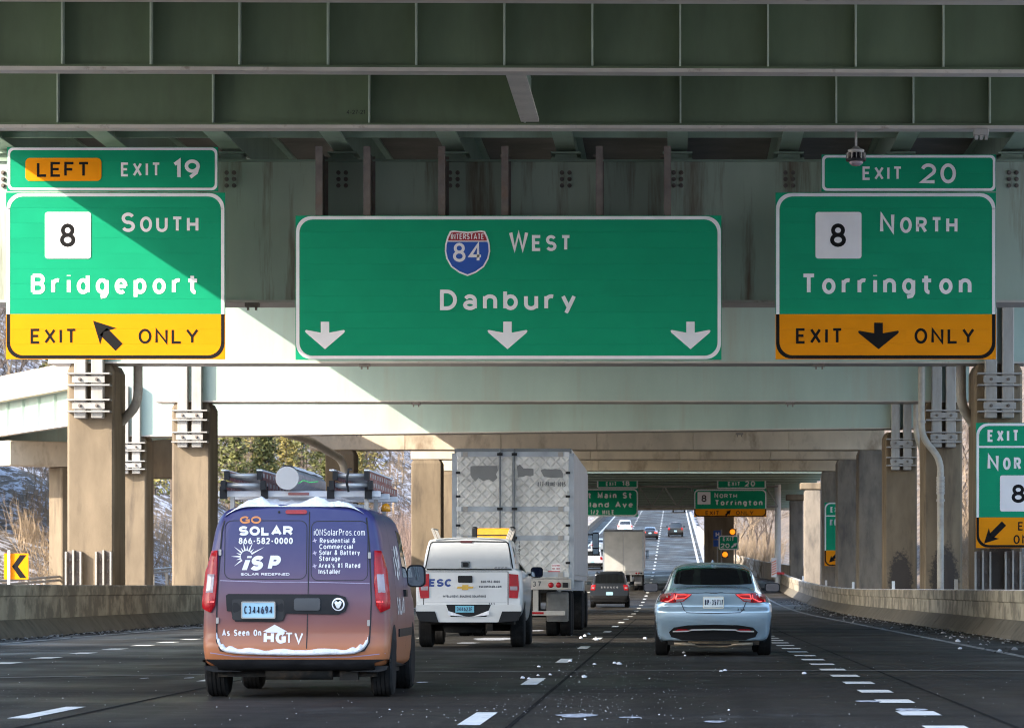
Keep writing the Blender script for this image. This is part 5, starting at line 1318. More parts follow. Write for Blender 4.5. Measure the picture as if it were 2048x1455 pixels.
B.decal('tailgate_handle', rrect(px_(916),px_(945),pz_(1161),pz_(1147),0.02,3), black_pl, pick, off=0.02, skirt=0.03, sub=0.2)
gold = M('badge_gold',(0.55,0.33,0.06),0.3,0.6,var=0.1)
c = (px_(930.5), pz_(1170.5))
B.decal('badge', [(c[0]+a,c[1]+b_) for a,b_ in [(-0.15,-0.018),(-0.055,-0.018),(-0.06,-0.045),(0.05,-0.045),(0.055,-0.018),(0.135,-0.018),(0.15,0.018),(0.055,0.018),(0.06,0.045),(-0.05,0.045),(-0.055,0.018),(-0.135,0.018)]], gold, pick, off=0.018, skirt=0.02, sub=0.2)
navy = M('decal_navy',(0.02,0.05,0.22),0.45,var=0); ink = M('decal_ink',(0.05,0.05,0.06),0.5,var=0)
esc = text2d('ESC', px_(857), pz_(1169), pz_(1153.5)-pz_(1169), px_(903)-px_(857), 0.26, slant=0.1, fit=True)
for c_ in range(3): B.polys('letter', [p for p in esc if p.c == c_], navy, pick)
B.polys('lettering', text2d('860-953-8800', px_(962), pz_(1161.5), 0.045, px_(1000)-px_(962), 0.2), ink, pick)
B.polys('lettering', text2d('esccontrols.com', px_(958), pz_(1171), 0.045, px_(1003)-px_(958), 0.2), ink, pick)
B.polys('lettering', text2d('INTELLIGENT BUILDING SOLUTIONS', px_(886), pz_(1190.5), 0.042, px_(972)-px_(886), 0.2), ink, pick)
B.polys('lettering', text2d('111', px_(977), pz_(1207), 0.052, px_(989)-px_(977), 0.22), ink, pick)
# topper: gasket, rear hatch, latch, brake lamp
B.decal('hatch_panel', [(-0.745,1.425),(0.745,1.425),(0.70,1.78),(0.672,1.865),(-0.672,1.865),(-0.70,1.78)], M('hatch_white',(0.44,0.445,0.45),0.32,var=0.05,coat=0.6), pick, off=0.016, skirt=0.03, sub=0.1)
B.seam('hatch_gasket', [(-0.78,1.42),(-0.70,1.86),(-0.66,1.895),(0,1.905),(0.66,1.895),(0.70,1.86),(0.78,1.42)], 0.022, black_pl, pick, off=0.014)
B.seam('hatch_gasket', [(-0.76,1.40),(0.76,1.40)], 0.025, black_pl, pick, off=0.012)
B.decal('brake_lamp', rrect(px_(920),px_(944),pz_(1082),pz_(1077.5),0.012,3), M('dark_lens',(0.05,0.01,0.012),0.3,var=0), pick, off=0.024, skirt=0.03, sub=0.2)
la = B.decal('hatch_latch', rrect(px_(922),px_(940),pz_(1132),pz_(1119),0.015,3), chrome, pick, off=0.03, skirt=0.02, sub=0.2)
B.decal('latch_face', rrect(px_(925),px_(937),pz_(1129.5),pz_(1122),0.01,2), black_pl, la, off=0.034, skirt=0, sub=0.2)
B.polys('maker_mark', [[(px_(988)+0.06*k, pz_(1133)), (px_(988)+0.06*k+0.045, pz_(1133)), (px_(988)+0.06*k+0.06, pz_(1129)), (px_(988)+0.06*k+0.015, pz_(1129))] for k in range(4)], M('grey_ink',(0.25,0.25,0.26),0.5,var=0), pick, 0.022)
# bumper
bm_ = MB(); poly = [(-0.93,0.77),(0.93,0.77),(0.945,0.70),(0.92,0.60),(0.88,0.50),(0.50,0.46),(0.32,0.46),(-0.32,0.46),(-0.50,0.46),(-0.88,0.50),(-0.92,0.60),(-0.945,0.70)]
bm_.prism_xz(poly, -0.16, 0.05); bu = bm_.build('rear_bumper', M('bumper_white',(0.60,0.60,0.585),0.3,var=0.05,coat=0.5), pick)
for s in (-1,1): MB().prism_xz([(s*0.945,0.655),(s*0.60,0.655),(s*0.53,0.455),(s*0.88,0.485)], -0.175, -0.03).build('corner_step', black_pl, bu)
MB().prism_xz([(-0.40,0.775),(0.40,0.775),(0.32,0.56),(-0.32,0.56)], -0.166, -0.10).build('plate_recess', black_pl, bu)
MB().box(-0.235,0.10,-0.178,-0.168,0.635,0.755).build('licence_plate', M('plate_teal',(0.16,0.45,0.58),0.4,var=0.05), bu)
flat(MB(), text2d('C344623F'[1:], -0.21, 0.66, 0.07, 0.28, 0.16), -0.182).build('plate_number', plate_txt, bu)
def bsn(u, v):
    x = -0.37+0.74*u; y = -0.20+0.13*v
    top = 0.555+0.05*abs(2*u-1)**2.0*3.2+0.02*math.sin(u*9)
    return (x, y, 0.56+(top-0.56+0.025)*(0.15+0.85*min(1,v*2)))
snow_sheet('bumper_snow', pick, bsn, 24, 5)
MB().box(-0.80,0.80,0.10,4.8,0.42,0.54).build('underbody', under, pick)
MB().lathe([(-0.10,0.2),(-0.09,0.33),(0.0,0.36),(0.09,0.33),(0.10,0.2)],22,'z',(-0.15,0.75,0.36)).build('spare_tyre', rubber, pick, smooth=True, angle=50)
MB().tube([(-0.7,1.05,0.36),(0.7,1.05,0.36)],0.07,8).build('rear_axle', under, pick, smooth=True)
MB().box(0.30,0.42,-0.05,0.2,0.30,0.46).build('hitch_receiver', under, pick)
for y in (1.15, 4.4):
    for s in (-1,1):
        wheel(pick, s*0.955, y, 0.385, 0.255, s)
        B.decal('wheel_arch', [(y+0.44*math.cos(t), 0.40+0.44*math.sin(t)) for t in [R(15+150*k/16) for k in range(17)]], M('arch_black',(0.01,0.01,0.01)), pick, off=0.004, skirt=0, side=s, sub=0.2)
B.decal('topper_window', [(0.25,1.50),(1.7,1.50),(1.7,1.80),(0.3,1.80)], glass_dk, pick, off=0.006, skirt=0.01, side=1, sub=0.2)
B.decal('side_window', [(2.1,1.36),(3.5,1.36),(3.25,1.70),(2.15,1.72)], glass_dk, pick, off=0.006, skirt=0.01, side=1, sub=0.2)
mirror(pick, 1.09, 3.35, pz_(1141)+0.02, 1, 0.23, 0.20, black_pl, 0.85); mirror(pick, -1.09, 3.35, pz_(1141)+0.02, -1, 0.23, 0.20, black_pl, -0.85)
lb = thing('light_bar', 'amber warning light bar on the white pickup roof', 'light bar', (pX0+px_(975), DP+2.3, 1.80))
MB().bbox(-0.32,0.32,-0.12,0.12,0.12,0.37,0.02).build('amber_lens', amber, lb)
for s in (-1,1): MB().bbox(s*0.35-0.05,s*0.35+0.05,-0.14,0.14,0.10,0.40,0.02).build('end_cap', black_pl, lb); MB().box(s*0.3-0.03,s*0.3+0.03,-0.05,0.05,0.0,0.12).build('bracket', black_pl, lb)
MB().box(-0.38,0.38,-0.13,-0.10,0.235,0.252).build('divider', black_pl, lb)
rr_ = thing('ladder_rack', 'low white ladder rack on the pickup topper and cab', 'rack', (pX0, DP+0.9, 1.95))
for s in (-1,1):
    for y in (0.0, 1.1):
        m = MB()
        for k in range(3): m.tube([(s*(0.60+0.02*k),y+0.06*k,-0.06),(s*(0.70+0.02*k),y+0.06*k,0.20)],0.010,6)
        m.build('rack_post', galv, rr_)
    MB().tube([(s*0.70,-0.1,0.19),(s*0.70,1.4,0.19)],0.013,6).build('rack_rail', galv, rr_)
def tsn(u, v):
    x = -0.62+1.24*u; y = DP*0+0.12+1.5*v; h = 0.02+0.02*NZ.noise(Vector((x*3,y*3,5)))
    return (x, y, 1.955-0.02*(x/0.6)**2+h*min(1,6*u,6*(1-u),8*v+0.3))
snow_sheet('topper_snow', pick, tsn, 30, 8)

# ================================================================== semi trailer
def quilt_material(name, col, quilt=True):
    m = bpy.data.materials.new(name); m.use_nodes = True; t = m.node_tree; n = t.nodes; L = t.links; b = n['Principled BSDF']
    b.inputs['Metallic'].default_value = 0.3; b.inputs['Roughness'].default_value = 0.38
    tc = n.new('ShaderNodeTexCoord')
    nz = n.new('ShaderNodeTexNoise'); nz.inputs['Scale'].default_value = 2.2; nz.inputs['Detail'].default_value = 7; L.new(tc.outputs['Object'], nz.inputs['Vector'])
    r = n.new('ShaderNodeValToRGB'); r.color_ramp.elements[0].position = 0.3; r.color_ramp.elements[1].position = 0.75
    r.color_ramp.elements[0].color = (*[c*0.72 for c in col],1); r.color_ramp.elements[1].color = (*[min(1,c*1.2) for c in col],1); L.new(nz.outputs['Fac'], r.inputs[0]); L.new(r.outputs[0], b.inputs['Base Color'])
    if quilt:
        hs_ = None
        for ang_ in (45, -45):
            mp = n.new('ShaderNodeMapping'); mp.inputs['Rotation'].default_value = (0, R(ang_), 0); L.new(tc.outputs['Object'], mp.inputs[0])
            wv = n.new('ShaderNodeTexWave'); wv.inputs['Scale'].default_value = 1.9; wv.inputs['Distortion'].default_value = 0.4; wv.bands_direction = 'X'; L.new(mp.outputs[0], wv.inputs['Vector'])
            if hs_ is None: hs_ = wv
            else:
                ad = n.new('ShaderNodeMath'); ad.operation = 'MAXIMUM'; L.new(hs_.outputs['Fac'], ad.inputs[0]); L.new(wv.outputs['Fac'], ad.inputs[1])
        pw = n.new('ShaderNodeMath'); pw.operation = 'POWER'; pw.inputs[1].default_value = 6; L.new(ad.outputs[0], pw.inputs[0])
        bp = n.new('ShaderNodeBump'); bp.inputs['Strength'].default_value = 0.28; bp.inputs['Distance'].default_value = 0.04; L.new(pw.outputs[0], bp.inputs['Height']); L.new(bp.outputs[0], b.inputs['Normal'])
    return m
quilt = quilt_material('quilted_steel', (0.62,0.595,0.555)); plain_st = quilt_material('trailer_frame_steel', (0.36,0.38,0.40), False)
side_w = M('trailer_side', (0.52,0.53,0.56), 0.35, 0.3, var=0.08, scale=1.2, stain=(0.36,0.36,0.37), stain_amt=0.5, stain_scale=1.2, stain_streak=0.2)
sill_m = M('trailer_sill', (0.42,0.39,0.35), 0.6, 0.2, var=0.15, scale=4)
ghost = M('bare_patch', (0.20,0.195,0.185), 0.45, 0.6, var=0.1); ghost2 = M('faded_print', (0.17,0.165,0.16), 0.5, 0.5, var=0)
def trailer(label, d, pxc, L_=15.2, detail=True, hz=4.14):
    X0 = PX(pxc, d)
    t = thing('semi_trailer', label, 'trailer', (X0, d, grade(d)))
    sl = math.atan2(grade(d+12)-grade(d), 12); t.rotation_euler.x = sl
    tx = lambda p: PX(p, d)-X0
    tz = lambda p: PZ(p, d)-grade(d)
    hw = 1.295; z0, z1 = 1.25, hz
    box = MB().box(-hw,hw,0.06,L_,z0,z1).build('cargo_box', side_w, t)
    for s in (-1,1):
        pm = MB().box(min(s*hw+s*0.004,s*hw+s*0.03),max(s*hw+s*0.004,s*hw+s*0.03),-0.58,0.58,z0+0.12,z1-0.12).mesh(side_w,'side_panel')
        for k in range(int(L_/1.25)): link('side_panel', pm, box, (0,0.75+1.22*k,0))
    MB().box(-hw,hw,0.0,0.058,z1-0.09,z1+0.01).build('roof_header', M('rod_steel',(0.16,0.17,0.18)), t)
    for s in (-1,1): MB().box(s*hw-0.055,s*hw+0.055-0.0,0.0,0.058,z0-0.2,z1-0.092).build('corner_post', plain_st, t)
    for a, b_ in ((-hw+0.058,-0.012),(0.012,hw-0.058)): MB().bbox(a,b_,-0.012,0.05,z0+0.03,z1-0.1,0.01).build('rear_door', quilt if detail else M('dusty_door',(0.46,0.44,0.40),0.6,0.1,var=0.15,scale=1.5), t)
    if detail:
        bands = [tz(908), tz(1017), tz(1075), tz(1148)]
        for zz in bands:
            MB().box(-hw+0.09,hw-0.09,-0.030,-0.0125,zz-0.055,zz+0.055).build('door_band', plain_st, t)
            for s in (-1,1):
                for k in range(2):
                    MB().box(s*(hw-0.10-0.14*k)-0.055,s*(hw-0.10-0.14*k)+0.055,-0.05,-0.031,zz-0.05,zz+0.05).build('hinge', white_v if k == 0 else galv, t)
        for zz in (tz(945),tz(992),tz(1050),tz(1125)):
            for s in (-1,1): MB().box(s*(hw-0.08)-0.05,s*(hw-0.08)+0.05,-0.03,-0.013,zz-0.025,zz+0.025).build('door_latch', black_pl, t)
        for px in (1000, 1029):
            MB().tube([(tx(px),-0.065,tz(897)),(tx(px),-0.065,tz(1160))],0.022,8).build('lock_rod', M('rod_steel',(0.16,0.17,0.18),0.45,0.5,var=0.15), t, smooth=True)
            for zz in bands: MB().box(tx(px)-0.06,tx(px)+0.06,-0.09,-0.031,zz-0.03,zz+0.03).build('rod_guide', black_pl, t)
        def patch(pts, mat, y=-0.0165, name='bare_patch'): flat(MB(), [[(tx(a),tz(b_)) for a,b_ in pts]], y).build(name, mat, t)
        patch([(941,932),(946,931),(994,931),(996,940),(992,948),(995,955),(986,963),(978,958),(966,961),(957,955),(951,962),(944,955),(941,950)], ghost)
        patch([(1034,932),(1040,928),(1047,936),(1056,936),(1067,937),(1067,950),(1060,952),(1053,950),(1046,953),(1036,954)], ghost)
        patch([(1081,940),(1088,937),(1101,938),(1112,937),(1122,939),(1126,946),(1126,954),(1103,955),(1088,953)], ghost)
        flat(MB(), text2d('877-PRIME-JOBS', tx(1075), tz(972), tz(963)-tz(972), tx(1127)-tx(1075), 0.18), -0.018).build('faded_print', ghost2, t)
        for k, c in enumerate('160137'): flat(MB(), text2d(c, tx(1037), tz(1087+7.4*k), 0.062, None, 0.2), -0.018).build('unit_number', M('decal_ink',(0.05,0.05,0.06)), t)
        patch([(1103,1126),(1121,1126),(1121,1143),(1103,1143)], white_s, -0.018, 'caution_sticker')
        redd = M('tape_red',(0.45,0.03,0.04),0.4,var=0.1)
        flat(MB(), text2d('CAUTION', tx(1104), tz(1132), 0.04, tx(1120)-tx(1104), 0.2), -0.0205).build('sticker_print', redd, t)
        flat(MB(), text2d('WIDE TURNS', tx(1104), tz(1138), 0.035, tx(1120)-tx(1104), 0.2), -0.0205).build('sticker_print', redd, t)
        for a, b_ in ((1066,1078),(1096,1120),(930,955),(972,996)): patch([(a,1141),(b_,1141),(b_,1144.5),(a,1144.5)], redd, -0.0185, 'reflective_tape')
    # sill with lamps
    sl_ = MB().bbox(-hw,hw,-0.05,0.14,1.03,z0+0.02,0.012).build('rear_sill', sill_m, t)
    if detail: flat(MB(), text2d('160137', tx(1031), tz(1172), 0.115, tx(1082)-tx(1031), 0.17), -0.054).build('unit_number', M('decal_ink',(0.05,0.05,0.06)), sl_)
    for s in (-1,1):
        for x in (0.84, 1.01):
            MB().lathe([(-0.075,0.02),(-0.07,0.05),(-0.054,0.062)],14,'y',(s*x,0,1.135)).build('tail_lamp', lens_red, t, smooth=True)
        MB().box(s*1.16-0.06,s*1.16+0.06,-0.07,-0.052,1.08,1.19).build('marker_box', black_pl, t)
    # under-ride guard, mud flaps, axles, wheels
    for s in (-1,1): MB().box(s*0.50-0.06,s*0.50+0.06,0.0,0.1,0.56,1.03).build('guard_post', sill_m, t)
    gd = MB().bbox(-1.15,1.15,-0.03,0.07,0.46,0.565,0.01).build('underride_guard', sill_m, t)
    for k in range(6):
        if k % 2 == 0: flat(MB(), [[(-1.1+0.37*k,0.49),(-1.1+0.37*k+0.3,0.49),(-1.1+0.37*k+0.3,0.54),(-1.1+0.37*k,0.54)]], -0.034).build('reflective_tape', lens_red, gd)
    flap = M('mud_flap',(0.19,0.18,0.165),0.8,var=0.25,scale=5)
    for s in (-1,1): MB().bbox(s*0.97-0.25,s*0.97+0.25,0.5,0.515,0.32,0.98,0.03).build('mud_flap', flap, t)
    for s in (-1,1): MB().box(s*0.45-0.08,s*0.45+0.08,0.2,L_-1.0,0.95,1.24).build('frame_rail', under, t)
    for y in (1.15, 2.45):
        MB().tube([(-0.9,y,0.5),(0.9,y,0.5)],0.09,8).build('axle', under, t, smooth=True)
        for s in (-1,1):
            for k in (0,1): wheel(t, s*(1.27-0.31*k), y, 0.50, 0.26, s, galv)
    MB().box(-0.5,0.5,0.6,3.2,0.55,0.95).build('bogie', under, t)
    # tractor ahead of the trailer
    tr = thing('truck_tractor', label.replace('semi trailer','truck tractor').replace('box trailer','truck tractor') + ', pulling it', 'truck', (X0, d+L_+0.3, grade(d+L_)))
    cabm = M('tractor_white',(0.6,0.6,0.6),0.3,var=0.05,coat=0.6)
    Cb = Body([(0,0.9),(0.95,0.9),(1.18,1.0),(1.2,1.6),(1.18,2.6),(1.1,3.3),(0.8,3.7),(0,3.78)], [(0.0,0.97,3.7,0.95),(0.06,1,3.78,0.9),(1.6,1,3.7,0.9),(2.3,0.98,3.2,0.8),(2.7,0.95,2.1,0.75),(4.0,0.85,1.75,0.7),(4.2,0.7,1.5,0.8)], 1.6, lambda z: 0, 0.02)
    Cb.build('cab', cabm, tr)
    MB().box(-0.45,0.45,-2.6,4.0,0.7,1.0).build('chassis', under, tr)
    for y in (-1.8,-0.5,3.2):
        for s in (-1,1):
            wheel(tr, s*1.22, y, 0.5, 0.28, s, alloy)
            if y < 1: wheel(tr, s*0.92, y, 0.5, 0.28, s, alloy)
    for s in (-1,1):
        mm = MB().bbox(s*1.47-0.09,s*1.47+0.09,2.0,2.12,1.95,2.55,0.02).build('side_mirror', black_pl, tr); MB().box(s*1.2-0.02,s*1.47,2.03,2.09,2.45,2.5) 
        flat(MB(), [rrect(s*1.47-0.075,s*1.47+0.075,2.15,2.52,0.02,3)], 1.994).build('mirror_glass', glass_mid, mm)
        flat(MB(), [rrect(s*1.47-0.075,s*1.47+0.075,1.98,2.12,0.02,3)], 1.994).build('mirror_glass', glass_mid, mm)
        MB().tube([(s*1.15,2.05,2.5),(s*1.47,2.05,2.5)],0.02,6).build('mirror_arm', black_pl, tr)
    return t
trailer('big silver semi trailer with quilted doors and torn lettering patches', 83.0, 1026)
trailer('plain dusty box trailer farther up the road beyond the dark SUV', 246.0, 1247, 14.0, False, 3.95)

# ================================================================== other traffic
suv_prof = [(0,0.24),(0.68,0.24),(0.86,0.28),(0.925,0.42),(0.94,0.68),(0.935,0.92),(0.90,1.06),(0.83,1.12),(0.79,1.30),(0.745,1.52),(0.68,1.66),(0.45,1.72),(0,1.735)]
suv_st = [(0.0,0.94,1.68,0.30),(0.03,0.975,1.71,0.27),(0.08,0.995,1.725,0.25),(0.3,1,1.735,0.24),(1.6,1,1.745,0.22),(2.6,1,1.70,0.22),(3.1,1,1.35,0.22),(3.5,0.99,1.10,0.22),(4.2,0.93,1.02,0.24),(4.4,0.75,0.85,0.3)]
car_prof = [(0,0.22),(0.66,0.22),(0.82,0.26),(0.885,0.40),(0.905,0.62),(0.90,0.82),(0.86,0.94),(0.76,1.0),(0.70,1.15),(0.62,1.33),(0.52,1.41),(0.3,1.44),(0,1.45)]
car_st = [(0.0,0.93,0.98,0.28),(0.04,0.98,1.03,0.25),(0.3,1,1.06,0.22),(0.55,1,1.10,0.2),(0.95,1,1.34,0.2),(1.5,1,1.44,0.2),(2.4,1,1.43,0.2),(3.2,1,1.02,0.2),(4.3,0.93,0.88,0.22),(4.55,0.75,0.7,0.3)]
def simple_car(name, label, cat, X, d, col, kind='suv', scale=1.0, lit=False, face='rear'):
    t = thing(name, label, cat, (X, d, grade(d))); t.rotation_euler.x = math.atan2(grade(d+4)-grade(d), 4)
    pm = M('paint_%s_%d' % (name, d), col, 0.28, 0.15, var=0.06, scale=3, coat=0.7)
    Bd = Body(suv_prof if kind == 'suv' else car_prof, suv_st if kind == 'suv' else car_st, 1.05 if kind == 'suv' else 0.85, (lambda z: max(0,z-1.05)*0.22+0.05*sstep(0.5,0.3,z)) if kind == 'suv' else (lambda z: 0.04*sstep(0.5,0.3,z)), 0.07)
    Bd.build('body', pm, t)
    if kind == 'suv':
        Bd.decal('rear_window', [(-0.70,1.17),(0.70,1.17),(0.645,1.54),(0.58,1.58),(-0.58,1.58),(-0.645,1.54)], glass_dk, t, off=0.008, skirt=0.02, sub=0.2)
        Bd.decal('spoiler', [(-0.62,1.63),(0.62,1.63),(0.60,1.69),(-0.60,1.69)], pm, t, off=0.06, skirt=0.08, sub=0.2)
        Bd.decal('rear_bumper', [(-0.88,0.30),(0.88,0.30),(0.92,0.46),(0.90,0.58),(-0.90,0.58),(-0.92,0.46)], black_pl, t, off=0.03, skirt=0.06, sub=0.15)
        lamp_ = [(0.66,1.10),(0.86,1.08),(0.89,0.84),(0.70,0.84)]; zp = 0.60
    else:
        Bd.decal('rear_window', [(-0.60,1.09),(0.60,1.09),(0.53,1.34),(0.47,1.37),(-0.47,1.37),(-0.53,1.34)], glass_dk, t, off=0.008, skirt=0.02, sub=0.15)
        Bd.decal('rear_bumper', [(-0.76,0.26),(0.76,0.26),(0.78,0.40),(-0.78,0.40)], black_pl, t, off=0.02, skirt=0.05, sub=0.15)
        lamp_ = [(0.48,0.92),(0.84,0.90),(0.85,0.76),(0.52,0.78)]; zp = 0.68
    for s in (-1,1): Bd.decal('tail_lamp', [(s*x, z) for x, z in (lamp_[::-1] if s > 0 else lamp_)], lens_lit if lit else lens_red, t, off=0.02, skirt=0.04, sub=0.12)
    Bd.decal('licence_plate', rrect(-0.16,0.16,zp,zp+0.15,0.01,2), plate_m, t, off=0.03, skirt=0.02, sub=1)
    r_ = 0.36 if kind == 'suv' else 0.32
    for y in (0.85, 3.5):
        for s in (-1,1): wheel(t, s*0.935, y, r_, 0.22, s)
    MB().box(-0.7,0.7,0.3,4.0,0.17,0.3).build('underbody', under, t)
    for s in (-1,1):
        mirror(t, s*1.05, 2.85, 1.16 if kind == 'suv' else 0.98, s, 0.22, 0.17, black_pl if sum(col) < 1 else pm, s*0.88)
        Bd.decal('side_window', [(0.35,1.16),(2.9,1.16),(2.6,1.55),(0.4,1.58)] if kind == 'suv' else [(0.95,0.98),(2.9,0.98),(2.3,1.32),(1.4,1.34)], glass_dk, t, off=0.006, skirt=0.01, side=s, sub=0.3)
    return t, Bd, pm
t, Bd, pm = simple_car('suv', 'dark grey boxy SUV with dark bumper just ahead of the trailer', 'SUV', PX(1219,180), 180.0, (0.02,0.024,0.03))
Bd.polys('tailgate_lettering', text2d('BRONCO', -0.40, 0.93, 0.085, 0.80, 0.2), M('badge_grey',(0.4,0.4,0.41),0.4,0.5,var=0), t, off=0.01)
for s in (-1,1): Bd.decal('clear_lens', [(s*0.72,0.98),(s*0.85,0.98),(s*0.86,0.91),(s*0.74,0.91)][::-s], lens_white, t, off=0.03, skirt=0.01, sub=0.1)
simple_car('hatchback', 'bright white car in the left lane beside the far box trailer', 'car', -6.9, 322.0, (0.7,0.7,0.69), 'suv')
simple_car('hatchback', 'white SUV climbing the far hill in the left lane', 'car', PX(1250,470), 470.0, (0.66,0.66,0.66), 'suv', lit=True)
simple_car('far_sedan', 'dark sedan ahead of the far box trailer, left of the black SUV', 'car', PX(1300,440), 440.0, (0.02,0.02,0.024), 'car', lit=True)
simple_car('suv', 'black SUV with pale bumper climbing the far hill in the right lane', 'SUV', PX(1351,455), 455.0, (0.012,0.013,0.015))
simple_car('far_sedan', 'silver car near the far median, left of the box trailer', 'car', -7.4, 380.0, (0.3,0.31,0.32), 'car')
ft = thing('box_truck', 'white box truck at the top of the far hill', 'truck', (PX(1358,640), 640, grade(640)))
MB().bbox(-1.2,1.2,0,6,1.0,3.6,0.05).build('cargo_box', white_v, ft); MB().bbox(-1.1,1.1,6.1,8,0.7,2.5,0.1).build('cab', white_v, ft); MB().box(-1.15,1.15,0.1,7.5,0.5,0.96).build('chassis', under, ft)
for y in (1.2,6.8):
    for s in (-1,1): wheel(ft, s*1.15, y, 0.45, 0.3, s)

# ================================================================== hillside growth
bark = M('bark_brown',(0.13,0.095,0.07),0.9,var=0.2,scale=6); twig = M('twig_tan',(0.30,0.215,0.135),0.9,var=0.25,scale=2); twig_d = M('twig_dark',(0.085,0.062,0.05),0.9,var=0.3,scale=2)
def leaf_mat(name, c1, c2):
    m = bpy.data.materials.new(name); m.use_nodes = True; t = m.node_tree; n = t.nodes; L = t.links; b = n['Principled BSDF']; b.inputs['Roughness'].default_value = 0.75
    tc = n.new('ShaderNodeTexCoord'); nz = n.new('ShaderNodeTexNoise'); nz.inputs['Scale'].default_value = 1.3; nz.inputs['Detail'].default_value = 3; L.new(tc.outputs['Object'], nz.inputs['Vector'])
    r = n.new('ShaderNodeValToRGB'); r.color_ramp.elements[0].position = 0.35; r.color_ramp.elements[1].position = 0.68; r.color_ramp.elements[0].color = (*c1,1); r.color_ramp.elements[1].color = (*c2,1)
    L.new(nz.outputs['Fac'], r.inputs[0]); L.new(r.outputs[0], b.inputs['Base Color']); return m
needle = leaf_mat('pine_needles', (0.05,0.06,0.018), (0.21,0.195,0.05)); needle_y = leaf_mat('yellow_needles', (0.12,0.10,0.025), (0.36,0.28,0.075))
rng = random.Random(11)
def pine_meshes(h, wd):
    tk = MB().tube([(0,0,-0.5),(0.05,0,h*0.4),(0.0,0.05,h*0.95)], [0.16,0.11,0.03], 6)
    for k in range(16):
        z = h*(0.18+0.75*k/16); a = rng.uniform(0,6.28); l = wd*(1-(z/h)*0.85)
        tk.tube([(0,0,z),(math.cos(a)*l,math.sin(a)*l,z+0.15*l)], [0.05,0.015], 4)
    cr = MB()
    for k in range(1500):
        z = h*(0.15+0.85*rng.random()**0.85); lim = wd*(1.02-(z/h)**1.3*0.95); a = rng.uniform(0,6.28)
        lay = 0.72+0.28*math.sin(z*5.2+math.sin(a*3)*1.4); rr = lim*lay*math.sqrt(rng.uniform(0.12,1))
        c = Vector((math.cos(a)*rr, math.sin(a)*rr, z-0.10*rr)); s = rng.uniform(0.12,0.26)
        u = Vector((rng.gauss(0,1),rng.gauss(0,1),rng.gauss(0,0.5))).normalized()*s; w = Vector((rng.gauss(0,1),rng.gauss(0,1),rng.gauss(0,0.8))).normalized()*s*0.55
        cr.add([c-u-w*0.4, c-w*0.8, c+u, c+w*0.8], [(0,1,2,3)])
    return tk, cr
def bare_mesh(h, spread, depth, nb, r0):
    m = MB()
    def grow(p, dirn, l, r, lev):
        q = p+dirn*l*0.55+Vector((rng.gauss(0,0.05),rng.gauss(0,0.05),0))*l; e = p+dirn*l
        m.tube([p,q,e],[r,r*0.8,r*0.55],3,cap=False)
        if lev == 0: return
        for _ in range(nb):
            nd = (dirn+Vector((rng.gauss(0,spread),rng.gauss(0,spread),rng.gauss(0.12,spread*0.6)))).normalized()
            grow(p.lerp(e,rng.uniform(0.45,1.0)), nd, l*rng.uniform(0.52,0.78), r*0.55, lev-1)
    return m, grow
pines = [(tk.mesh(bark,'trunk'), cr.mesh(needle if k % 2 else needle_y,'crown')) for k, (tk, cr) in enumerate([pine_meshes(9,2.4), pine_meshes(7,2.2), pine_meshes(11,2.9), pine_meshes(8,2.7)])]
bares = []
for k in range(3):
    m, grow = bare_mesh(8,0.42,4,3,0.1); grow(Vector((0,0,-0.4)), Vector((0.03,0.02,1)).normalized(), 3.4, 0.13, 5); bares.append(m)
bares = [m.mesh([bark, twig_d, twig][i],'branches') for i, m in enumerate(bares)]
def put_tree(i, x, y, s, kind, label, group):
    t = thing('pine_tree' if kind == 'pine' else 'bare_tree', label, 'tree', (x, y, ground_z(x,y)), group)
    if kind == 'pine':
        a, b_ = pines[i % 4]; link('trunk', a, t); link('crown', b_, t)
    else: link('branches', bares[i % 3], t)
    t.scale = (s, s, s*rng.uniform(0.9,1.15)); t.rotation_euler.z = rng.uniform(0,6.28)
n = 0
spots = []
for k in range(46):                      # pines seen above the van, between the left columns
    px = rng.uniform(415,735); dd = rng.uniform(270,520); x = PX(px, dd); spots.append((x, dd))
for k in range(9):
    px = rng.uniform(100,140) if k < 4 else rng.uniform(270,350); dd = rng.uniform(230,330); spots.append((PX(px,dd), dd))
for k, (x, y) in enumerate(spots):
    put_tree(k, x, y, rng.uniform(0.75,1.25), 'pine', 'sunlit yellow green pine on the left hillside behind the columns', 'pines on the left hillside')
for k in range(40):
    px = rng.choice([rng.uniform(700,850), rng.uniform(-10,130), rng.uniform(-20,30), rng.uniform(270,345)]); dd = rng.uniform(260,620) ; x = PX(px, dd)
    put_tree(k, x, dd, rng.uniform(0.8,1.3), 'bare', 'leafless tree on the left hillside behind the columns', 'bare trees on the left hillside')
for k in range(26):
    px = rng.choice([rng.uniform(1475,1560), rng.uniform(1905,1960), rng.uniform(1475,1545)]); dd = rng.uniform(330,520) if px < 1700 else rng.uniform(190,330); x = PX(px, dd)
    put_tree(k, x, dd, rng.uniform(0.6,1.0), 'bare', 'leafless tree on the right slope between the piers', 'bare trees on the right slope')
def brush(name, label, spots_, mat, lo, hi, seedlen=1.0):
    m, grow = bare_mesh(2,0.33,2,3,0.02)
    for x, y in spots_:
        z = ground_z(x,y)-0.1; s = rng.uniform(lo,hi)
        for k in range(5):
            d_ = Vector((rng.gauss(0,0.33),rng.gauss(0,0.33),1)).normalized(); grow(Vector((x+rng.gauss(0,0.2),y+rng.gauss(0,0.2),z)), d_, s*rng.uniform(0.4,0.6), 0.022, 2)
    stuff(tag(m.build(name, mat), label, 'brush'))
sp = []
for k in range(45):
    px = rng.uniform(40,140); dd = rng.uniform(165,205); sp.append((PX(px,dd), dd))
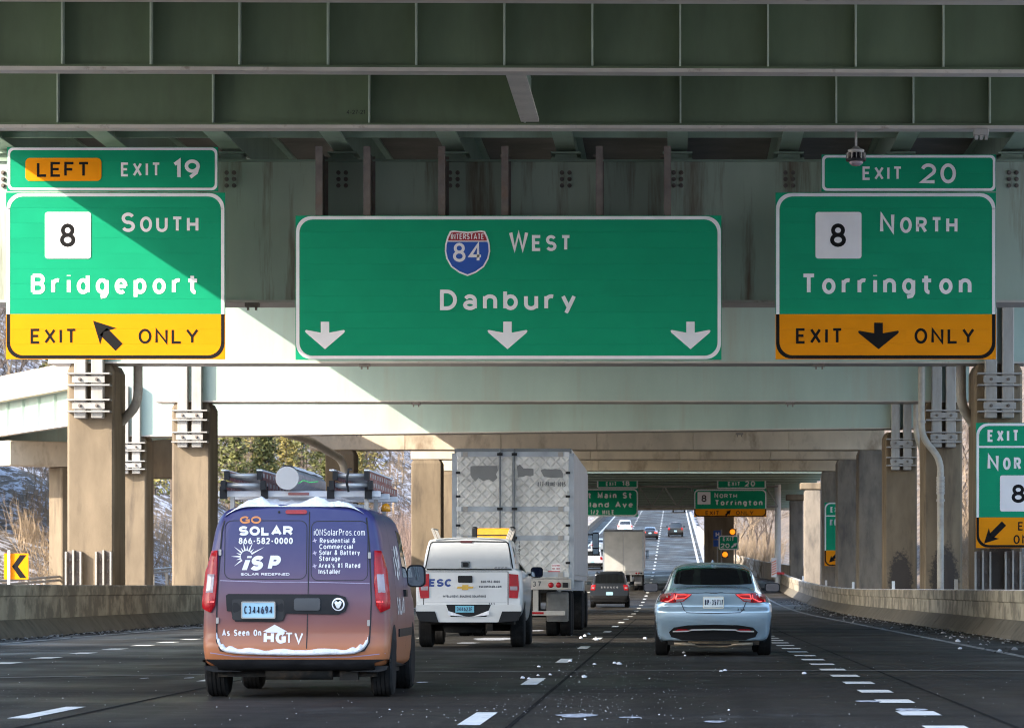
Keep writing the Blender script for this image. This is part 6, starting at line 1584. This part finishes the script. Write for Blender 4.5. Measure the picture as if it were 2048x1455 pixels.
for k in range(16):
    px = rng.uniform(285,345); dd = rng.uniform(170,215); sp.append((PX(px,dd), dd))
for k in range(80):
    px = rng.uniform(760,845); dd = rng.uniform(205,270); sp.append((PX(px,dd), dd))
brush('tan_brush', 'pale tan leafless brush at the foot of the left hillside', sp, twig, 1.2, 2.8)
sp2 = []
for k in range(190):
    px = rng.uniform(430,720); dd = rng.uniform(270,400); sp2.append((PX(px,dd), dd))
brush('hill_brush', 'tan leafless brush between the pines on the left hillside', sp2, twig, 1.6, 3.4)
sp2 = []
for k in range(150):
    px = rng.uniform(690,855); dd = rng.uniform(225,330); sp2.append((PX(px,dd), dd))
brush('pinkish_brush', 'tall pinkish brown leafless thicket left of the semi trailer', sp2, M('twig_pink',(0.30,0.20,0.15),0.9,var=0.25,scale=2), 3.0, 6.5)
sp = []
for k in range(90):
    px = rng.uniform(-20,140); dd = rng.uniform(215,420); sp.append((PX(px,dd), dd))
for k in range(120):
    px = rng.uniform(700,850); dd = rng.uniform(260,420); sp.append((PX(px,dd), dd))
for k in range(150):
    px = rng.uniform(430,720); dd = rng.uniform(280,430); sp.append((PX(px,dd), dd))
brush('dark_brush', 'dark leafless brush on the snowy left hillside', sp, twig_d, 1.0, 2.4)
sp = []
for k in range(120):
    px = rng.uniform(1905,1960); dd = rng.uniform(150,240); sp.append((PX(px,dd), dd))
for k in range(120):
    px = rng.uniform(1470,1560); dd = rng.uniform(300,430); sp.append((PX(px,dd), dd))
brush('slope_brush', 'sunlit leafless brush on the right slope', sp, twig, 1.4, 3.0)

# ================================================================== snow on the road
def lump(m, c, r, sq=0.6, n=6):
    vs_ = []; fs = []
    rows = [(-0.2,0.75),(0.25,1.0),(0.7,0.75),(1.0,0.25)]
    for zz, k in rows:
        for i in range(n):
            a = 2*math.pi*i/n; q = r*k*rng.uniform(0.8,1.2); vs_.append((c[0]+q*math.cos(a)*1.25, c[1]+q*math.sin(a), c[2]+max(0,zz)*r*sq*2*rng.uniform(0.85,1.1)-0.002))
    for j in range(3):
        for i in range(n): fs.append((j*n+i, j*n+(i+1)%n, (j+1)*n+(i+1)%n, (j+1)*n+i))
    fs.append(tuple(range(3*n,4*n))); m.add(vs_, fs)
def road_pt(px, py):
    d_ = F*H/(py-CY); return PX(px, d_), d_
chunks = [(1168,1354,8),(1229,1326,6),(1238,1328,8),(1140,1322,6),(1078,1333,5),(1045,1356,7),(1058,1357,5),(1290,1277,6),(1170,1272,6),(1162,1276,6),(1193,1279,7),(1177,1268,5),(1450,1341,6),(1608,1347,7),(1442,1342,5),(1100,1349,5),(1076,1350,4),(1189,1328,5),(1368,1305,5),(1370,1311,4),(1999,1302,7),(1916,1283,8),(1920,1297,6)]
for k, (px, py, w) in enumerate(chunks):
    x, y = road_pt(px, py); m = MB(); lump(m, (0,0,0), w*0.5*y/F*1.15)
    o = m.build('snow_chunk', snow, smooth=True); o.location = (x, y, 0.002)
    tag(o, 'small loose lump of white snow lying on the dark asphalt', 'snow chunk', 'snow chunks on the road')
m = MB()
for k in range(650):
    py = 1180+rng.random()**0.7*265
    if py < 1240: py = rng.uniform(1240,1450)
    px = 1345-1.35*(py-CY)+rng.gauss(120,150)*(py-1150)/250
    if not -20 < px < 2060: continue
    x, y = road_pt(px, py); s = rng.uniform(0.0015,0.0045)*(2.2 if rng.random() < 0.05 else 1)
    lump(m, (x,y,0.004), s, 0.6, 4)
for k in range(260):
    px = rng.uniform(0,2040); py = rng.uniform(1270,1452); x, y = road_pt(px, py); lump(m, (x,y,0.004), rng.uniform(0.002,0.005), 0.6, 4)
stuff(tag(m.build('snow_crumbs', snow), 'scattered white snow crumbs on the asphalt', 'snow'))
m = MB(); m2 = MB()
for k in range(900):
    y = rng.uniform(52,210); x = 7.0-abs(rng.gauss(0,0.6))-0.02; lump(m if rng.random() < 0.5 else m2, (x,y,grade(y)+0.003), rng.uniform(0.008,0.028)*(2.0 if rng.random()<0.06 else 1), 0.5, 5)
for k in range(1100):
    y = rng.uniform(70,190); x = -13.88+abs(rng.gauss(0,0.32)); lump(m if rng.random() < 0.35 else m2, (x,y,grade(y)+0.003), rng.uniform(0.01,0.035), 0.5, 5)
stuff(tag(m.build('snow_rubble', snow_dirty), 'dirty crusted snow along the barrier feet', 'snow'))
stuff(tag(m2.build('road_grit', M('grit',(0.045,0.042,0.04),0.95,var=0.4,scale=9)), 'dark grit and debris along the barrier feet', 'debris'))
# thin crushed snow patches on the asphalt; the first paints a sunlit strip
def patch(px, py, w, h, seed):
    x, y = road_pt(px, py); _, y2 = road_pt(px, py-h); W_ = w*y/F; L_ = y2-y; pts = []
    for k in range(22):
        a = 2*math.pi*k/22; q = 0.75+0.3*NZ.noise(Vector((math.cos(a)*2,math.sin(a)*2,seed))); pts.append((x+W_/2*q*math.cos(a), y+L_/2+L_/2*q*math.sin(a), 0.007))
    mm = MB(); mm.add(pts, [tuple(range(22))]); return mm.build('snow_sun_smear', M('smeared_snow_sun',(0.5,0.51,0.54),0.8,var=0.3,scale=12,stain=(0.09,0.09,0.095),stain_amt=0.9,stain_scale=16,stain_lo=0.46,stain_hi=0.58), road)
for a in ((975,1281,110,7,1),(930,1287,60,3,2),(1070,1262,30,3,3),(1740,1405,70,5,4),(1830,1423,90,7,5),(1150,1436,110,10,6),(1260,1437,60,4,7),(1430,1446,60,5,8),(840,1366,30,3,9),(370,1357,25,3,10),(280,1358,18,3,11)): patch(*a)
